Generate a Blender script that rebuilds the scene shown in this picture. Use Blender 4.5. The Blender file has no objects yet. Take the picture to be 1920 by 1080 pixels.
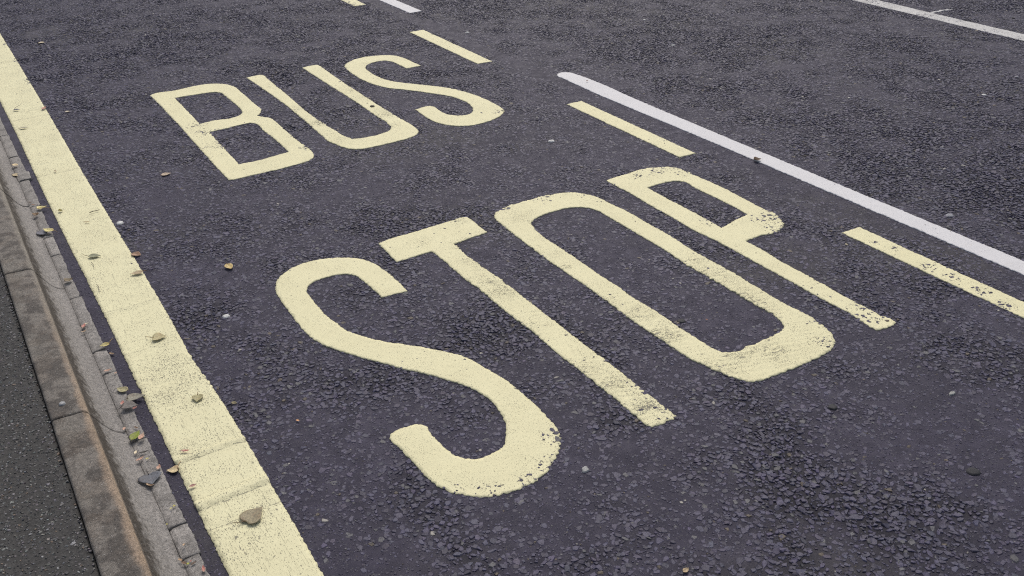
import bpy, math
import numpy as np
from mathutils import Matrix, Vector, geometry

sc = bpy.context.scene
# ------------------------------------------------------------------ camera
# world frame in metres: X across the road (0 = back of the kerb), Y along the road, Z up (0 = road surface)
F_PX, PITCH, ROLL, YAW = 1735.14, .5197075, -.0185576, -.5549275
cam_d = bpy.data.cameras.new('camera')
cam = bpy.data.objects.new('camera', cam_d)
sc.collection.objects.link(cam)
cam_d.sensor_width = 36.0
cam_d.lens = 36.0 * F_PX / 1920.0
cam_d.clip_start, cam_d.clip_end = .05, 1000.0
_c, _s = math.cos(PITCH), math.sin(PITCH)
_R, _F, _U = Vector((1, 0, 0)), Vector((0, _c, -_s)), Vector((0, _s, _c))
_cr, _sr = math.cos(ROLL), math.sin(ROLL)
_R2, _U2 = _cr * _R + _sr * _U, -_sr * _R + _cr * _U
_n, _d = Vector((math.cos(YAW), -math.sin(YAW), 0)), Vector((math.sin(YAW), math.cos(YAW), 0))
def _w(v): return Vector((v.dot(_n), v.dot(_d), v.z))
_r, _u, _f = _w(_R2), _w(_U2), _w(_F)
CAM = Vector((0, 0, 1.72))
cam.matrix_world = Matrix(((_r.x, _u.x, -_f.x, CAM.x), (_r.y, _u.y, -_f.y, CAM.y), (_r.z, _u.z, -_f.z, CAM.z), (0, 0, 0, 1)))
sc.camera = cam

# ------------------------------------------------------------------ sky, sun, exposure
SUN_EL, SUN_AZ = math.radians(52), math.radians(35)      # azimuth from +Y towards +X
world = bpy.data.worlds.new('World')
sc.world = world
world.use_nodes = True
wt = world.node_tree
wt.nodes.clear()
sky = wt.nodes.new('ShaderNodeTexSky')
sky.sky_type = 'NISHITA'
sky.sun_disc = False
sky.sun_elevation, sky.sun_rotation = SUN_EL, SUN_AZ
sky.air_density, sky.dust_density, sky.ozone_density = 1.0, 4.0, 1.0
hsv = wt.nodes.new('ShaderNodeHueSaturation')            # the grey of a clouded sky
hsv.inputs['Saturation'].default_value = .68
bg = wt.nodes.new('ShaderNodeBackground')
bg.inputs['Strength'].default_value = .12
wo = wt.nodes.new('ShaderNodeOutputWorld')
wt.links.new(sky.outputs[0], hsv.inputs['Color'])
wt.links.new(hsv.outputs[0], bg.inputs['Color'])
wt.links.new(bg.outputs[0], wo.inputs[0])
sun_d = bpy.data.lights.new('sun', 'SUN')
sun_d.energy, sun_d.angle, sun_d.color = 1.3, math.radians(24), (1.0, .95, .875)
sun = bpy.data.objects.new('sun', sun_d)
sc.collection.objects.link(sun)
_sv = Vector((math.sin(SUN_AZ) * math.cos(SUN_EL), math.cos(SUN_AZ) * math.cos(SUN_EL), math.sin(SUN_EL)))
sun.rotation_euler = _sv.to_track_quat('Z', 'Y').to_euler()
sun.location = (3, 6, 12)
sc.view_settings.view_transform = 'Standard'
sc.view_settings.look = 'None'
sc.view_settings.gamma = 1.0
sc.cycles.use_denoising = False
sc.cycles.filter_width = 1.15
sc.view_settings.exposure = .10

# ------------------------------------------------------------------ measured data (metres)
OUT = {'B': (((1.024,5.7274,1),(1.0438,5.7445),(1.173,5.7385),(1.2992,5.7558),(1.3939,5.7414),(1.4608,5.6875),(1.4942,5.6081),(1.4969,5.4626),(1.4923,5.2528),(1.4929,5.0847,1),(1.4567,5.0207),(1.4322,4.9941,1),(1.4556,4.9614),(1.482,4.9159),(1.4869,4.8329),(1.482,4.6746),(1.4813,4.4569),(1.4846,4.3169),(1.4733,4.247),(1.443,4.2028),(1.3753,4.1815),(1.2755,4.1712),(1.142,4.172),(1.0436,4.1706),(1.0167,4.1774,1),(1.0157,4.2891),(1.018,4.5179),(1.0205,4.7648),(1.0262,5.0427),(1.0263,5.322),(1.027,5.5649)),((1.1337,5.5889,1),(1.2117,5.586),(1.2973,5.5784),(1.3583,5.5666),(1.3886,5.5327),(1.3948,5.4478),(1.3965,5.2759),(1.3932,5.1489),(1.3827,5.1002),(1.3541,5.0596),(1.3071,5.0436),(1.2131,5.0557),(1.1271,5.0525,1),(1.1306,5.3188)),((1.1319,4.8933,1),(1.2008,4.8931),(1.3154,4.9055),(1.3665,4.9011),(1.3852,4.8672),(1.3841,4.7554),(1.3886,4.5805),(1.3847,4.3636,1),(1.3064,4.3514),(1.1987,4.3393),(1.1206,4.3445,1),(1.1246,4.5548))), 'U': (((1.619,5.7371,1),(1.6576,5.7442),(1.7145,5.7456),(1.7266,5.73,1),(1.7067,5.2373),(1.69,4.7759),(1.7039,4.5077),(1.7179,4.3806),(1.7288,4.3538),(1.7462,4.3417),(1.8075,4.3255),(1.8871,4.3308),(1.9445,4.3527),(1.9698,4.3853),(1.9827,4.4401),(1.9862,4.6093),(1.9931,4.9155),(1.9894,5.307),(1.991,5.7384,1),(2.0429,5.7493),(2.0916,5.7442),(2.1002,5.7084,1),(2.0842,5.3227),(2.078,4.9911),(2.0749,4.7276),(2.0758,4.5063),(2.0801,4.321),(2.0695,4.2582),(2.0401,4.2196),(1.9827,4.1918),(1.8932,4.1829),(1.7787,4.1813),(1.6895,4.1976),(1.6538,4.2336),(1.6273,4.3092),(1.6098,4.3913),(1.6153,4.4955),(1.6285,4.8189),(1.6345,5.1528),(1.6276,5.4815)),), 'S_bus': (((2.6404,5.3307,1),(2.6362,5.4267),(2.628,5.5663),(2.6056,5.6411),(2.5672,5.6844),(2.5115,5.7124),(2.4231,5.7325),(2.3246,5.7062),(2.2605,5.6572),(2.2281,5.6062),(2.2153,5.5424),(2.2029,5.4092),(2.2056,5.2534),(2.2296,5.111),(2.2667,5.0205),(2.3213,4.9502),(2.3838,4.8621),(2.4407,4.7662),(2.4874,4.6875),(2.5154,4.5779),(2.5171,4.5034),(2.5005,4.4291),(2.4816,4.3861),(2.4522,4.3459),(2.4192,4.3335),(2.3799,4.3394),(2.3505,4.3626),(2.3246,4.4079),(2.3203,4.4936),(2.3249,4.558,1),(2.3127,4.5836),(2.2165,4.5775,1),(2.2101,4.4934),(2.2055,4.3891),(2.217,4.3025),(2.2533,4.2334),(2.2956,4.1911),(2.3563,4.1667),(2.4429,4.1708),(2.5397,4.2034),(2.5925,4.2394),(2.6182,4.2765),(2.6342,4.3353),(2.6367,4.4194),(2.636,4.5078),(2.6223,4.6229),(2.5953,4.7347),(2.5549,4.8265),(2.505,4.9034),(2.4356,4.9979),(2.3807,5.0695),(2.3456,5.1275),(2.3197,5.2062),(2.3087,5.2994),(2.3105,5.403),(2.3218,5.4846),(2.3466,5.5328),(2.3862,5.5676),(2.4418,5.5843),(2.5031,5.571),(2.5283,5.5226),(2.5342,5.436),(2.539,5.33,1)),), 'S_stop': (((1.2444,2.7511,1),(1.2491,2.8187),(1.2472,2.8953),(1.2428,2.9695),(1.2292,3.0386),(1.2044,3.0852),(1.1647,3.1257),(1.1097,3.1574),(1.0443,3.1771),(.9825,3.1757),(.918,3.1495),(.8737,3.109),(.8453,3.0597),(.8302,3.0034),(.8248,2.925),(.8222,2.8365),(.8204,2.7403),(.8235,2.6602),(.8372,2.5976),(.8616,2.5398),(.8994,2.4711),(.9381,2.4074),(.9777,2.3484),(1.0046,2.3048),(1.0441,2.2496),(1.0749,2.1979),(1.1105,2.1392),(1.1332,2.0939),(1.1468,2.0509),(1.1532,2.0051),(1.1508,1.954),(1.1417,1.9086),(1.1287,1.871),(1.1097,1.8385),(1.0887,1.8084),(1.0671,1.7868),(1.0412,1.7827),(1.0084,1.7799),(.9796,1.783),(.9552,1.8012),(.9365,1.8294),(.928,1.8609),(.9246,1.8987),(.9231,1.9324),(.9231,1.9657),(.9282,1.9923),(.9194,2.0095),(.9061,2.0183),(.8786,2.0252),(.8385,2.0238),(.8193,2.0157),(.812,2.0022),(.8133,1.9723),(.8186,1.9226),(.8211,1.8691),(.823,1.8241),(.8262,1.7826),(.8313,1.7534),(.8471,1.7144),(.8703,1.6822),(.8932,1.6573),(.913,1.6417),(.9462,1.6274),(.983,1.6187),(1.0231,1.6144),(1.0681,1.6168),(1.1139,1.6324),(1.1484,1.6499),(1.1822,1.6756),(1.2139,1.7112),(1.2366,1.7472),(1.2483,1.7881),(1.2516,1.828),(1.2557,1.8844),(1.2552,1.9581),(1.2528,2.0316),(1.2412,2.1095),(1.2266,2.1689),(1.2031,2.2591),(1.162,2.3219),(1.1166,2.3794),(1.0696,2.4354),(1.0201,2.4884),(.993,2.5266),(.9653,2.5756),(.945,2.6202),(.9349,2.6903),(.9249,2.7511),(.924,2.8241),(.925,2.9042),(.9329,2.9643),(.9504,2.9951),(.9851,3.0151),(1.0355,3.019),(1.0824,3.0128),(1.1142,2.9966),(1.1338,2.9654),(1.1399,2.9171),(1.1435,2.8529),(1.1452,2.8095),(1.1468,2.761,1)),), 'T': (((1.3245,3.17,1),(1.3789,3.1801),(1.4719,3.1814),(1.5683,3.1849),(1.667,3.1886),(1.7273,3.1908),(1.7491,3.1825),(1.7516,3.1581),(1.7479,3.0783),(1.7468,3.0052,1),(1.6552,2.997),(1.579,2.9903,1),(1.572,2.8957),(1.5739,2.7526),(1.5813,2.6073),(1.5801,2.4756),(1.5805,2.3447),(1.5808,2.2209),(1.5797,2.1096),(1.5811,2.007),(1.5805,1.8793),(1.5787,1.7641),(1.579,1.67),(1.5774,1.6185,1),(1.5302,1.619),(1.4819,1.6222,1),(1.4769,1.6315),(1.4782,1.6858),(1.4778,1.8021),(1.4769,1.9394),(1.4736,2.0835),(1.4795,2.2524),(1.473,2.4334),(1.4755,2.5873),(1.4704,2.7385),(1.4743,2.873),(1.4726,2.9812,1),(1.413,2.9825),(1.3147,2.9808,1),(1.3185,3.0673)),), 'O': (((1.8581,3.131),(1.8886,3.1563),(1.9495,3.1768),(2.0574,3.1805),(2.1498,3.179),(2.2263,3.1624),(2.2805,3.1343),(2.3198,3.0858),(2.3393,3.0316),(2.3437,2.9589),(2.3543,2.8585),(2.3545,2.7047),(2.3547,2.5594),(2.3436,2.4013),(2.3431,2.2859),(2.3436,2.1624),(2.3395,2.054),(2.3343,1.9172),(2.3409,1.8292),(2.3393,1.7551),(2.326,1.6964),(2.3062,1.6591),(2.2865,1.6375),(2.2563,1.6187),(2.2133,1.6091),(2.1274,1.6055),(2.0369,1.6068),(1.9541,1.6131),(1.9129,1.6187),(1.8849,1.6313),(1.8711,1.6465),(1.8542,1.6883),(1.8348,1.7593),(1.8174,1.8354),(1.8154,1.9325),(1.8105,2.031),(1.8111,2.141),(1.815,2.2375),(1.8186,2.3626),(1.8194,2.4906),(1.8174,2.6681),(1.8247,2.8237),(1.8325,2.9898),(1.8385,3.0638),(1.846,3.1067)),((1.9538,2.9853),(1.9718,2.997),(2.0076,3.0095),(2.0905,3.0185),(2.1576,3.0128),(2.2075,2.9922),(2.2395,2.9569),(2.2543,2.9184),(2.2549,2.8524),(2.2553,2.7332),(2.2543,2.5832),(2.2521,2.4563),(2.2421,2.2884),(2.2433,2.23),(2.2445,2.1301),(2.2427,2.0245),(2.2433,1.9389),(2.2477,1.8917),(2.2378,1.8443),(2.2186,1.8044),(2.1975,1.7875),(2.1736,1.7831),(2.1054,1.7783),(2.0314,1.7785),(1.973,1.7809),(1.9444,1.7885),(1.9289,1.8036),(1.9208,1.833),(1.9182,1.8885),(1.9156,1.9658),(1.9169,2.0647),(1.9162,2.1584),(1.9104,2.2654),(1.9156,2.3272),(1.9128,2.4466),(1.9175,2.6275),(1.9179,2.7678),(1.9181,2.8557),(1.9299,2.9235),(1.9409,2.9626))), 'P': (((2.4897,3.1617,1),(2.5338,3.166),(2.6152,3.1685),(2.6981,3.1711),(2.7696,3.1582),(2.8265,3.1271),(2.8607,3.0894),(2.8732,3.0465),(2.8682,2.9847),(2.8745,2.8558),(2.8688,2.6781),(2.8597,2.5469),(2.8666,2.4598),(2.8531,2.4127),(2.8205,2.372),(2.7792,2.3462),(2.7243,2.3382),(2.6568,2.3468),(2.5751,2.3438,1),(2.5747,2.2658),(2.5615,2.1119),(2.561,1.9782),(2.5532,1.8333),(2.5555,1.7574),(2.5543,1.6699),(2.5596,1.6182),(2.5544,1.6058),(2.5379,1.6012),(2.4754,1.6067),(2.4621,1.6126),(2.4618,1.6262),(2.4737,1.7185),(2.4719,1.8361),(2.4738,1.9637),(2.4757,2.0987),(2.4778,2.2418),(2.48,2.3938),(2.4696,2.5414),(2.4777,2.6764),(2.4801,2.857),(2.489,3.0096),(2.4864,3.0848)),((2.5902,2.9858,1),(2.6525,2.9894),(2.7203,2.9843),(2.761,2.9659),(2.777,2.9378),(2.77,2.8755),(2.7711,2.7449),(2.7693,2.6171),(2.7609,2.5237,1),(2.6835,2.5123),(2.5795,2.4896,1),(2.5857,2.5869),(2.5871,2.7584)))}
LEAF = (('large olive brown leaf with a pointed tip on the yellow line nearest the camera',(.3468,1.8939),(.4035,1.9252),.008,.95,'heart',(.2,.175,.115),(.3176,1.9085),.1,.05),('grey green oval leaf with a thin stalk lying on the yellow line',(.2965,3.7115),(.3408,3.6871),.008,.62,'ovate',(.19,.2,.13),(.2793,3.751),.05,.25),('tan pointed leaf curling over the right edge of the yellow line',(.4543,3.4493),(.4039,3.4574),.008,.55,'ovate',(.3,.245,.155),(.4652,3.4523),.25,.2),('small red brown curled leaf just off the right edge of the yellow line',(.4527,3.6429),(.4791,3.6027),.004,.7,'ovate',(.24,.15,.1),None,.2,.35),('three cornered pale olive leaf with a long stalk on the yellow line',(.365,2.9396),(.4078,2.9232),.008,1.05,'heart',(.33,.3,.17),(.3443,2.9657),.16,.15),('small round olive leaf with its stalk pointing away, on the yellow line',(.4003,2.5214),(.3873,2.487),.008,.95,'heart',(.26,.245,.13),(.4074,2.5404),.08,.1),('tan curled leaf with a dark stalk in the asphalt gap beside the yellow line',(.2543,2.2056),(.2254,2.2193),.003,.95,'heart',(.42,.35,.22),(.2725,2.2399),.3,.2),('yellow tan curled leaf alone on the asphalt left of the word STOP',(.7451,3.3303),(.7455,3.2773),.004,.6,'ovate',(.42,.33,.15),None,.45,.3),('tan brown leaf flat on the asphalt at the foot of letter B',(.7605,4.4153),(.8085,4.4144),.004,.75,'ovate',(.31,.25,.19),None,.12,.1),('tiny dark olive leaf on the asphalt right of the yellow line',(.4776,2.4302),(.4912,2.4147),.004,.6,'ovate',(.15,.13,.07),None,.3,.2),('dried dark brown leaf at the edge of the long white line',(3.2191,2.944),(3.2536,2.9285),.006,1.0,'ovate',(.09,.055,.03),None,.6,.4),('olive yellow cupped leaf with raised stalk on the concrete edging',(.2299,2.967),(.1975,2.9689),.016,.75,'ovate',(.36,.32,.14),(.2463,2.996),.5,.3),('pale yellow green bent leaf on the edging beside the kerb crack',(.1957,4.3062),(.2384,4.3112),.016,.75,'heart',(.48,.44,.21),(.2446,4.2797),.35,.15),('brown rolled leaf on the edging below the pale yellow green one',(.1736,4.2279),(.1917,4.2486),.016,1.1,'ovate',(.16,.105,.06),None,.8,.5),('yellow green narrow leaf with stalk lying over a slate grey leaf',(.2162,4.0065),(.1836,4.0533),.022,.55,'ovate',(.44,.4,.18),(.2296,3.9852),.2,.2),('slate grey leaf underneath the yellow green narrow leaf',(.164,4.0616),(.1894,4.0077),.014,.75,'ovate',(.105,.105,.125),None,.1,.1),('dark brown crumpled leaf on the edging block beside the grey joint',(.1815,3.5191),(.2102,3.5299),.016,.95,'heart',(.14,.11,.065),None,.5,.4),('dull olive leaf above the pair of large dark leaves in the gutter',(.2206,2.6579),(.1935,2.6896),.014,.7,'ovate',(.24,.225,.13),None,.2,.2),('large grey olive leaf of the overlapping pair, pointing at the yellow line',(.2096,2.615),(.2632,2.6027),.014,.72,'heart',(.17,.165,.14),None,.08,.08),('large dark leaf of the overlapping pair, nearer the kerb with its stalk out',(.1882,2.5756),(.2301,2.551),.021,.85,'heart',(.1,.092,.09),(.1691,2.5594),.08,.08),('bright green leaf among pink petals on the edging',(.1731,2.3914),(.2033,2.4244),.018,.62,'ovate',(.15,.19,.02),None,.15,.2),('slate heart shaped leaf with a brown stalk on the edging',(.1786,2.2137),(.177,2.1655),.016,1.3,'heart',(.085,.09,.105),(.1791,2.2399),.06,.08),('thin grey rolled leaf farthest up the yellow line',(.2943,5.8856),(.3292,5.8724),.008,.5,'ovate',(.19,.19,.2),(.3443,5.9657),.15,.5),('slim grey olive leaf crosswise near the top of the yellow line',(.2815,5.5284),(.3258,5.5181),.008,.5,'ovate',(.31,.3,.22),None,.1,.3),('pale dried leaf scrap on the asphalt beside the upper yellow line',(.5406,5.6934),(.5636,5.6773),.004,.7,'ovate',(.46,.42,.34),None,.3,.3),('tan narrow leaf on the far asphalt in the upper left corner',(.6516,7.4282),(.6956,7.4141),.004,.8,'ovate',(.42,.37,.27),None,.2,.2),('small round yellow olive leaf curled up on the yellow line',(.2729,4.2473),(.2918,4.2411),.008,1.1,'heart',(.21,.19,.05),None,.5,.4),('little tan leaf sliver on the yellow line above the oval leaf',(.346,4.0594),(.3685,4.0505),.008,.35,'ovate',(.33,.26,.14),None,.4,.3),('tan grey leaf caught under the raised concrete edging block',(.1595,4.8274),(.1915,4.7814),.01,.6,'ovate',(.34,.29,.19),None,.1,.1),('cream dried leaf resting behind the raised concrete edging block',(.1757,4.9405),(.1982,4.9083),.018,.6,'ovate',(.55,.46,.3),None,.3,.2))
PETAL = (('petal','red petal lying on the yellow line above the first ridge',(.2805,2.2777),(.3057,2.2639),.008,.3,(.36,.15,.12)),('petal','dull red petal on the yellow line between the two ridges',(.2598,2.1089),(.2813,2.1076),.008,.5,(.33,.18,.15)),('petal','red petal on the edging with a cream sliver at its end',(.1721,3.1316),(.1839,3.1575),.014,.5,(.36,.15,.12)),('petal','cream sliver at the end of a red petal on the edging',(.1822,3.1567),(.1979,3.1548),.015,.3,(.6,.52,.36)),('petal','tan and red petal just below the cream sliver on the edging',(.162,3.1051),(.1819,3.1083),.014,.3,(.42,.3,.19)),('petal','bent pink petal on the edging near the asphalt edge',(.1772,2.8092),(.2053,2.8086),.014,.35,(.42,.26,.19)),('petal','short pink petal fallen at the very edge of the concrete edging',(.2044,2.7803),(.2151,2.784),.014,.5,(.42,.26,.19)),('petal','long pink tan petal below the black sliver on the edging',(.1617,2.292),(.1889,2.3016),.014,.3,(.42,.26,.19)),('petal','pink and cream upright petal at the outer edge of the edging',(.2045,2.2206),(.2153,2.2404),.014,.5,(.42,.26,.19)),('leaf_scrap','black curled leaf sliver on the edging below the green leaf',(.1776,2.323),(.2036,2.3199),.014,.3,(.045,.04,.035)),('petal','cream petal touching the left end of the black sliver',(.1668,2.3273),(.1745,2.3419),.014,.5,(.6,.52,.36)),('petal','orange cream petal under the tip of the slate heart leaf',(.1625,2.1778),(.1823,2.1596),.014,.3,(.42,.3,.19)),('petal','red petal at the bottom edge of the photo beside the edging',(.2047,1.7741),(.2089,1.7979),.014,.35,(.36,.15,.12)),('petal','tiny pink petal on the edging above the green leaf',(.1645,2.4591),(.1706,2.4731),.014,.6,(.42,.26,.19)),('leaf_scrap','brown crumb of leaf to the upper left of the green leaf',(.1947,2.4572),(.2036,2.4423),.014,.3,(.16,.1,.06)),('petal','red and white crumpled petal against the right side of the green leaf',(.1925,2.3756),(.2107,2.4017),.02,.5,(.42,.26,.19)),('petal','red petal at the left edge of the large dark leaf pair',(.1866,2.5878),(.1957,2.6078),.016,.5,(.36,.15,.12)),('petal','red petal lying on the lower corner of the large dark leaf',(.2091,2.5283),(.2245,2.534),.028,.5,(.36,.15,.12)),('leaf_scrap','brown sliver on the edging above the kerb crack',(.1723,4.4102),(.1906,4.3977),.014,.25,(.16,.1,.06)),('leaf_scrap','second brown sliver on the edging, closer to the kerb crack',(.1809,4.3764),(.1962,4.3591),.014,.25,(.28,.16,.1)),('petal','red crumb on the right edge of the yellow line near its top',(.4378,5.7964),(.4611,5.8373),.008,.5,(.35,.15,.1)),('leaf_scrap','yellow crumb of leaf beside the long pink tan petal',(.1868,2.2864),(.1974,2.2877),.014,.6,(.42,.38,.12)),('leaf_scrap','round yellow crumb on the edging below the slate heart leaf',(.2012,2.0505),(.2095,2.0499),.014,.8,(.42,.38,.12)),('leaf_scrap','yellow crumb left of the round one on the edging',(.192,2.0469),(.1996,2.0443),.014,.5,(.42,.38,.12)),('leaf_scrap','yellow crumb near the step in the concrete edging',(.1683,1.9921),(.1746,1.9903),.014,.6,(.42,.38,.12)),('petal','red tipped cream crumb on the worn pillow of edging',(.1844,1.8852),(.1914,1.8915),.02,.6,(.42,.3,.19)),('leaf_scrap','bright yellow green crumb in the litter filled hollow',(.1748,1.8267),(.184,1.8269),.012,.6,(.45,.48,.08)),('petal','red crumb in the litter filled hollow of the edging',(.185,1.8304),(.1909,1.8328),.012,.6,(.36,.15,.12)),('leaf_scrap','tan shred at the left of the litter filled hollow',(.1629,1.8553),(.1715,1.8434),.012,.4,(.42,.3,.19)),('leaf_scrap','dark brown shred in the litter filled hollow',(.1668,1.8402),(.1786,1.8262),.012,.4,(.16,.1,.06)),('leaf_scrap','dark shred at the right of the litter filled hollow',(.1843,1.8184),(.2015,1.8237),.012,.35,(.09,.06,.04)),('leaf_scrap','brown flake on the asphalt gap below the cupped olive leaf',(.2179,2.9302),(.2332,2.9124),.004,.4,(.22,.15,.09)),('leaf_scrap','tiny orange flake on the asphalt right of the yellow line',(.6132,2.2353),(.6207,2.2241),.004,.5,(.5,.28,.14)),('leaf_scrap','tan flake of paint or leaf in front of the third yellow dash',(2.8796,2.101),(2.8864,2.0907),.004,.5,(.62,.55,.35)),('leaf_scrap','reddish dot of leaf on the far rounded end of the white line',(3.3074,4.4345),(3.318,4.427),.008,.8,(.22,.08,.04)),('leaf_scrap','brown speck of leaf low on the upper yellow line',(.3343,4.7614),(.3463,4.7451),.008,.4,(.22,.11,.07)),('leaf_scrap','tan triangular flake at the lower right edge of the photo',(1.1824,1.1458),(1.2022,1.149),.004,.7,(.33,.25,.15)),('leaf_scrap','orange tan flake on the asphalt inside the letter O',(2.0243,1.9829),(2.0281,1.9761),.004,.6,(.45,.22,.12)))
TWIG = (('twig','short dark twig on the yellow line near its right edge',(.3848,4.1482),(.4283,4.1522),.009,.0016,(.08,.06,.04)),('twig','thin dark straw mark lying along the middle of the yellow line',(.2972,3.6508),(.2979,3.5915),.008,.0009,(.14,.12,.09)),('twig','thin dark stalk lying lengthwise on the yellow line below the oval leaf',(.2787,3.4508),(.2762,3.3792),.008,.0009,(.12,.1,.08)))
GUM = (('white oval gum spot on the asphalt beside the yellow line',(.4766,3.9804),.0015,.0164,(.62,.62,.6),1.1),('white gum spot left of the big letter S',(.623,2.9526),.0015,.0135,(.62,.62,.6),.95),('white ring shaped gum spot between the words and the yellow dash',(2.5665,3.727),.0015,.0165,(.62,.62,.6),.9),('white gum spot near the right edge of the photo',(5.0216,2.9246),.0015,.0135,(.62,.62,.6),.9),('pale grey long gum spot on the smooth asphalt at lower right',(2.3568,1.2433),.0015,.013,(.33,.33,.31),.6),('pale grey broad gum spot right of the long white line',(3.4603,2.0382),.0015,.0178,(.26,.26,.29),.9),('small white gum spot high up right of the white line',(4.2801,4.7584),.0015,.0181,(.4,.4,.4),.8),('small white gum spot beside the far yellow dash',(3.3058,5.8835),.0015,.0155,(.62,.62,.6),.9),('tiny white gum spot at the top middle of the road',(4.5748,5.4246),.0015,.012,(.62,.62,.6),.8),('small whitish gum spot in the middle of the far lane',(4.3539,3.3241),.0015,.009,(.5,.48,.44),.9),('white gum spot at the far right edge of the road',(5.4867,3.0211),.0015,.0126,(.3,.3,.33),.9),('splayed white splat on the asphalt right of the big letter S',(1.2083,1.579),.0015,.0118,(.38,.38,.37),.9),('grey gum spot on the kerb stone beside its joint',(.0324,2.5313),.1215,.0094,(.36,.36,.36),1.0),('large black gum stain at lower right of the road',(2.0914,.9891),.0015,.0174,(.028,.028,.033),1.0),('black gum stain inside the letter O',(1.9491,2.0253),.0015,.0149,(.03,.03,.034),.9),('smaller black gum stain right of the letter S and O',(2.0002,1.3988),.0015,.0144,(.032,.032,.036),.9),('black gum dot beyond the far white line',(6.7842,3.8712),.0015,.0133,(.01,.01,.01),1.0),('dark gum dot stuck on the right stroke of letter U',(2.0349,4.7635),.006,.0123,(.14,.12,.09),1.0))
DENS = ((1.5987,3.4726,.359,.5),(1.3374,4.1025,.313,.2),(1.8791,4.7703,.182,.3),(1.7914,2.7242,.148,.5),(1.698,2.3375,.154,.5),(1.6543,2.0297,.143,.5),(1.6165,1.7641,.183,.5),(1.7492,1.6424,.18,.45),(1.6942,1.3448,.195,.45),(1.6951,1.1352,.225,.5),(1.7448,.9389,.227,.45),(1.8265,.7573,.192,.4),(1.4567,1.6464,.141,.3),(.6909,1.7226,.155,.35),(.8925,1.5666,.125,.3),(3.7192,3.7061,.481,.3),(3.639,3.0341,.431,.25),(3.7832,2.4988,.4,.25),(3.9758,2.2084,.315,.25),(3.1293,1.874,.229,.4),(3.4723,2.5545,.196,.35),(3.7552,4.7432,.416,.3),(.5215,3.3193,.124,.35),(.5076,3.0461,.116,.3),(1.5648,3.1078,.156,.35),(1.8646,5.1296,.192,.2),(1.4153,2.3943,.132,.3),(1.2513,1.9073,.098,.2),(2.1464,1.1024,.226,-.75),(2.1937,1.2824,.176,-.6),(1.9192,1.2526,.121,-.4),(4.486,3.4043,.367,-.4),(4.3404,3.8943,.324,-.3),(.5124,1.6594,.147,-.6),(.4781,1.8624,.099,-.3),(2.302,3.3591,.252,-.2),(1.1936,3.3598,.202,-.2),(1.1437,2.1125,.135,-.3),(2.1067,2.511,.189,-.35),(1.9911,2.0087,.149,-.35),(3.1674,2.7642,.222,-.1),(.5031,2.2774,.16,-.2),(.3503,2.0962,.089,-.3),(1.3147,1.3608,.141,-.3),(.8582,1.4329,.106,-.2),(2.8998,4.4007,.281,-.25),(1.0236,2.5719,.168,-.25),(1.2537,1.6356,.106,-.25),(.6052,4.5256,.157,-.2))
WEAR = ((1.2119,1.7489,.044,1),(1.1329,1.6603,.045,1),(1.0408,1.6286,.044,.9),(.9429,1.6499,.043,1),(.8746,1.7048,.038,.8),(1.584,1.8027,.057,.55),(1.5613,1.6857,.055,.9),(1.5538,1.6279,.038,.8),(2.7772,3.1273,.086,.8),(2.8744,3.0284,.086,.8),(2.6543,3.1169,.05,.5),(2.8264,2.4356,.072,1),(2.7725,2.3479,.057,1),(2.5909,1.9652,.048,.8),(2.5403,1.7496,.041,.7),(2.4983,1.6689,.055,.8),(2.4245,1.6762,.044,.7),(3.0161,1.9618,.033,.9),(2.9961,2.0486,.03,.7),(2.9985,1.8019,.032,1),(3.0086,1.6936,.032,1),(2.9903,1.5708,.031,1),(2.9763,1.4571,.037,1),(2.8805,1.4557,.044,.6),(1.4964,4.3812,.044,.9),(1.5125,4.5589,.04,.6),(1.1111,4.887,.064,.8),(1.0994,4.6562,.056,.7),(1.1113,5.0388,.054,.6),(2.6721,4.4187,.037,1),(2.5919,4.2712,.036,1),(2.6818,4.5542,.038,.8),(2.2625,1.6628,.043,.9),(2.3183,1.7473,.037,.8),(1.9538,3.1616,.056,.7),(2.1438,3.17,.058,.8),(2.3102,3.1132,.048,.5),(1.2797,4.3962,.044,.5),(2.9657,3.8177,.04,.4),(3.0299,3.3642,.054,.3),(1.6248,1.9916,.053,.3),(2.5667,2.5494,.054,.35),(1.8635,1.7399,.051,.3),(2.1527,4.5787,.042,.5),(.4376,2.7263,.025,.8),(.4379,2.6525,.025,.8),(.4438,2.5951,.024,.6),(.4526,2.8318,.022,.5),(1.2773,4.3109,.081,.3))
CRACK = ((1.5923,2.8045,.084,.9),(1.5341,2.5884,.1,1),(1.6087,2.9603,.065,.7),(1.5248,2.321,.094,.6),(1.5055,1.9782,.086,.8),(1.5231,1.8603,.067,.9),(1.5226,1.7274,.081,.9),(1.8433,2.1509,.075,1),(1.8307,1.9912,.091,1),(1.8333,2.2926,.058,.7),(1.8878,2.7145,.107,.5),(1.8455,2.5803,.029,1),(2.2389,2.3147,.103,1),(2.2653,2.1946,.12,1),(2.251,2.0119,.096,.9),(2.2309,1.9129,.075,.9),(2.0012,1.7596,.105,.9),(2.0741,1.7109,.105,.9),(2.1959,1.7073,.089,.6),(1.8635,1.7399,.086,.8),(1.9432,3.0371,.092,.5),(1.6861,4.69,.118,.9),(1.7136,4.9991,.093,.6),(1.6691,4.499,.086,.7),(2.0996,4.9641,.096,.8),(2.0338,4.6071,.09,.8),(2.0763,5.1044,.097,.6),(2.0061,4.415,.058,.6),(1.6685,4.3549,.112,.5),(1.7018,3.1695,.046,.8),(1.4752,3.0798,.044,.7),(.3327,2.7225,.105,.8),(.3893,2.6138,.103,.8),(.3452,2.5745,.102,.7),(.3226,1.8715,.097,.5),(.2755,2.2533,.046,.4))

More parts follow.
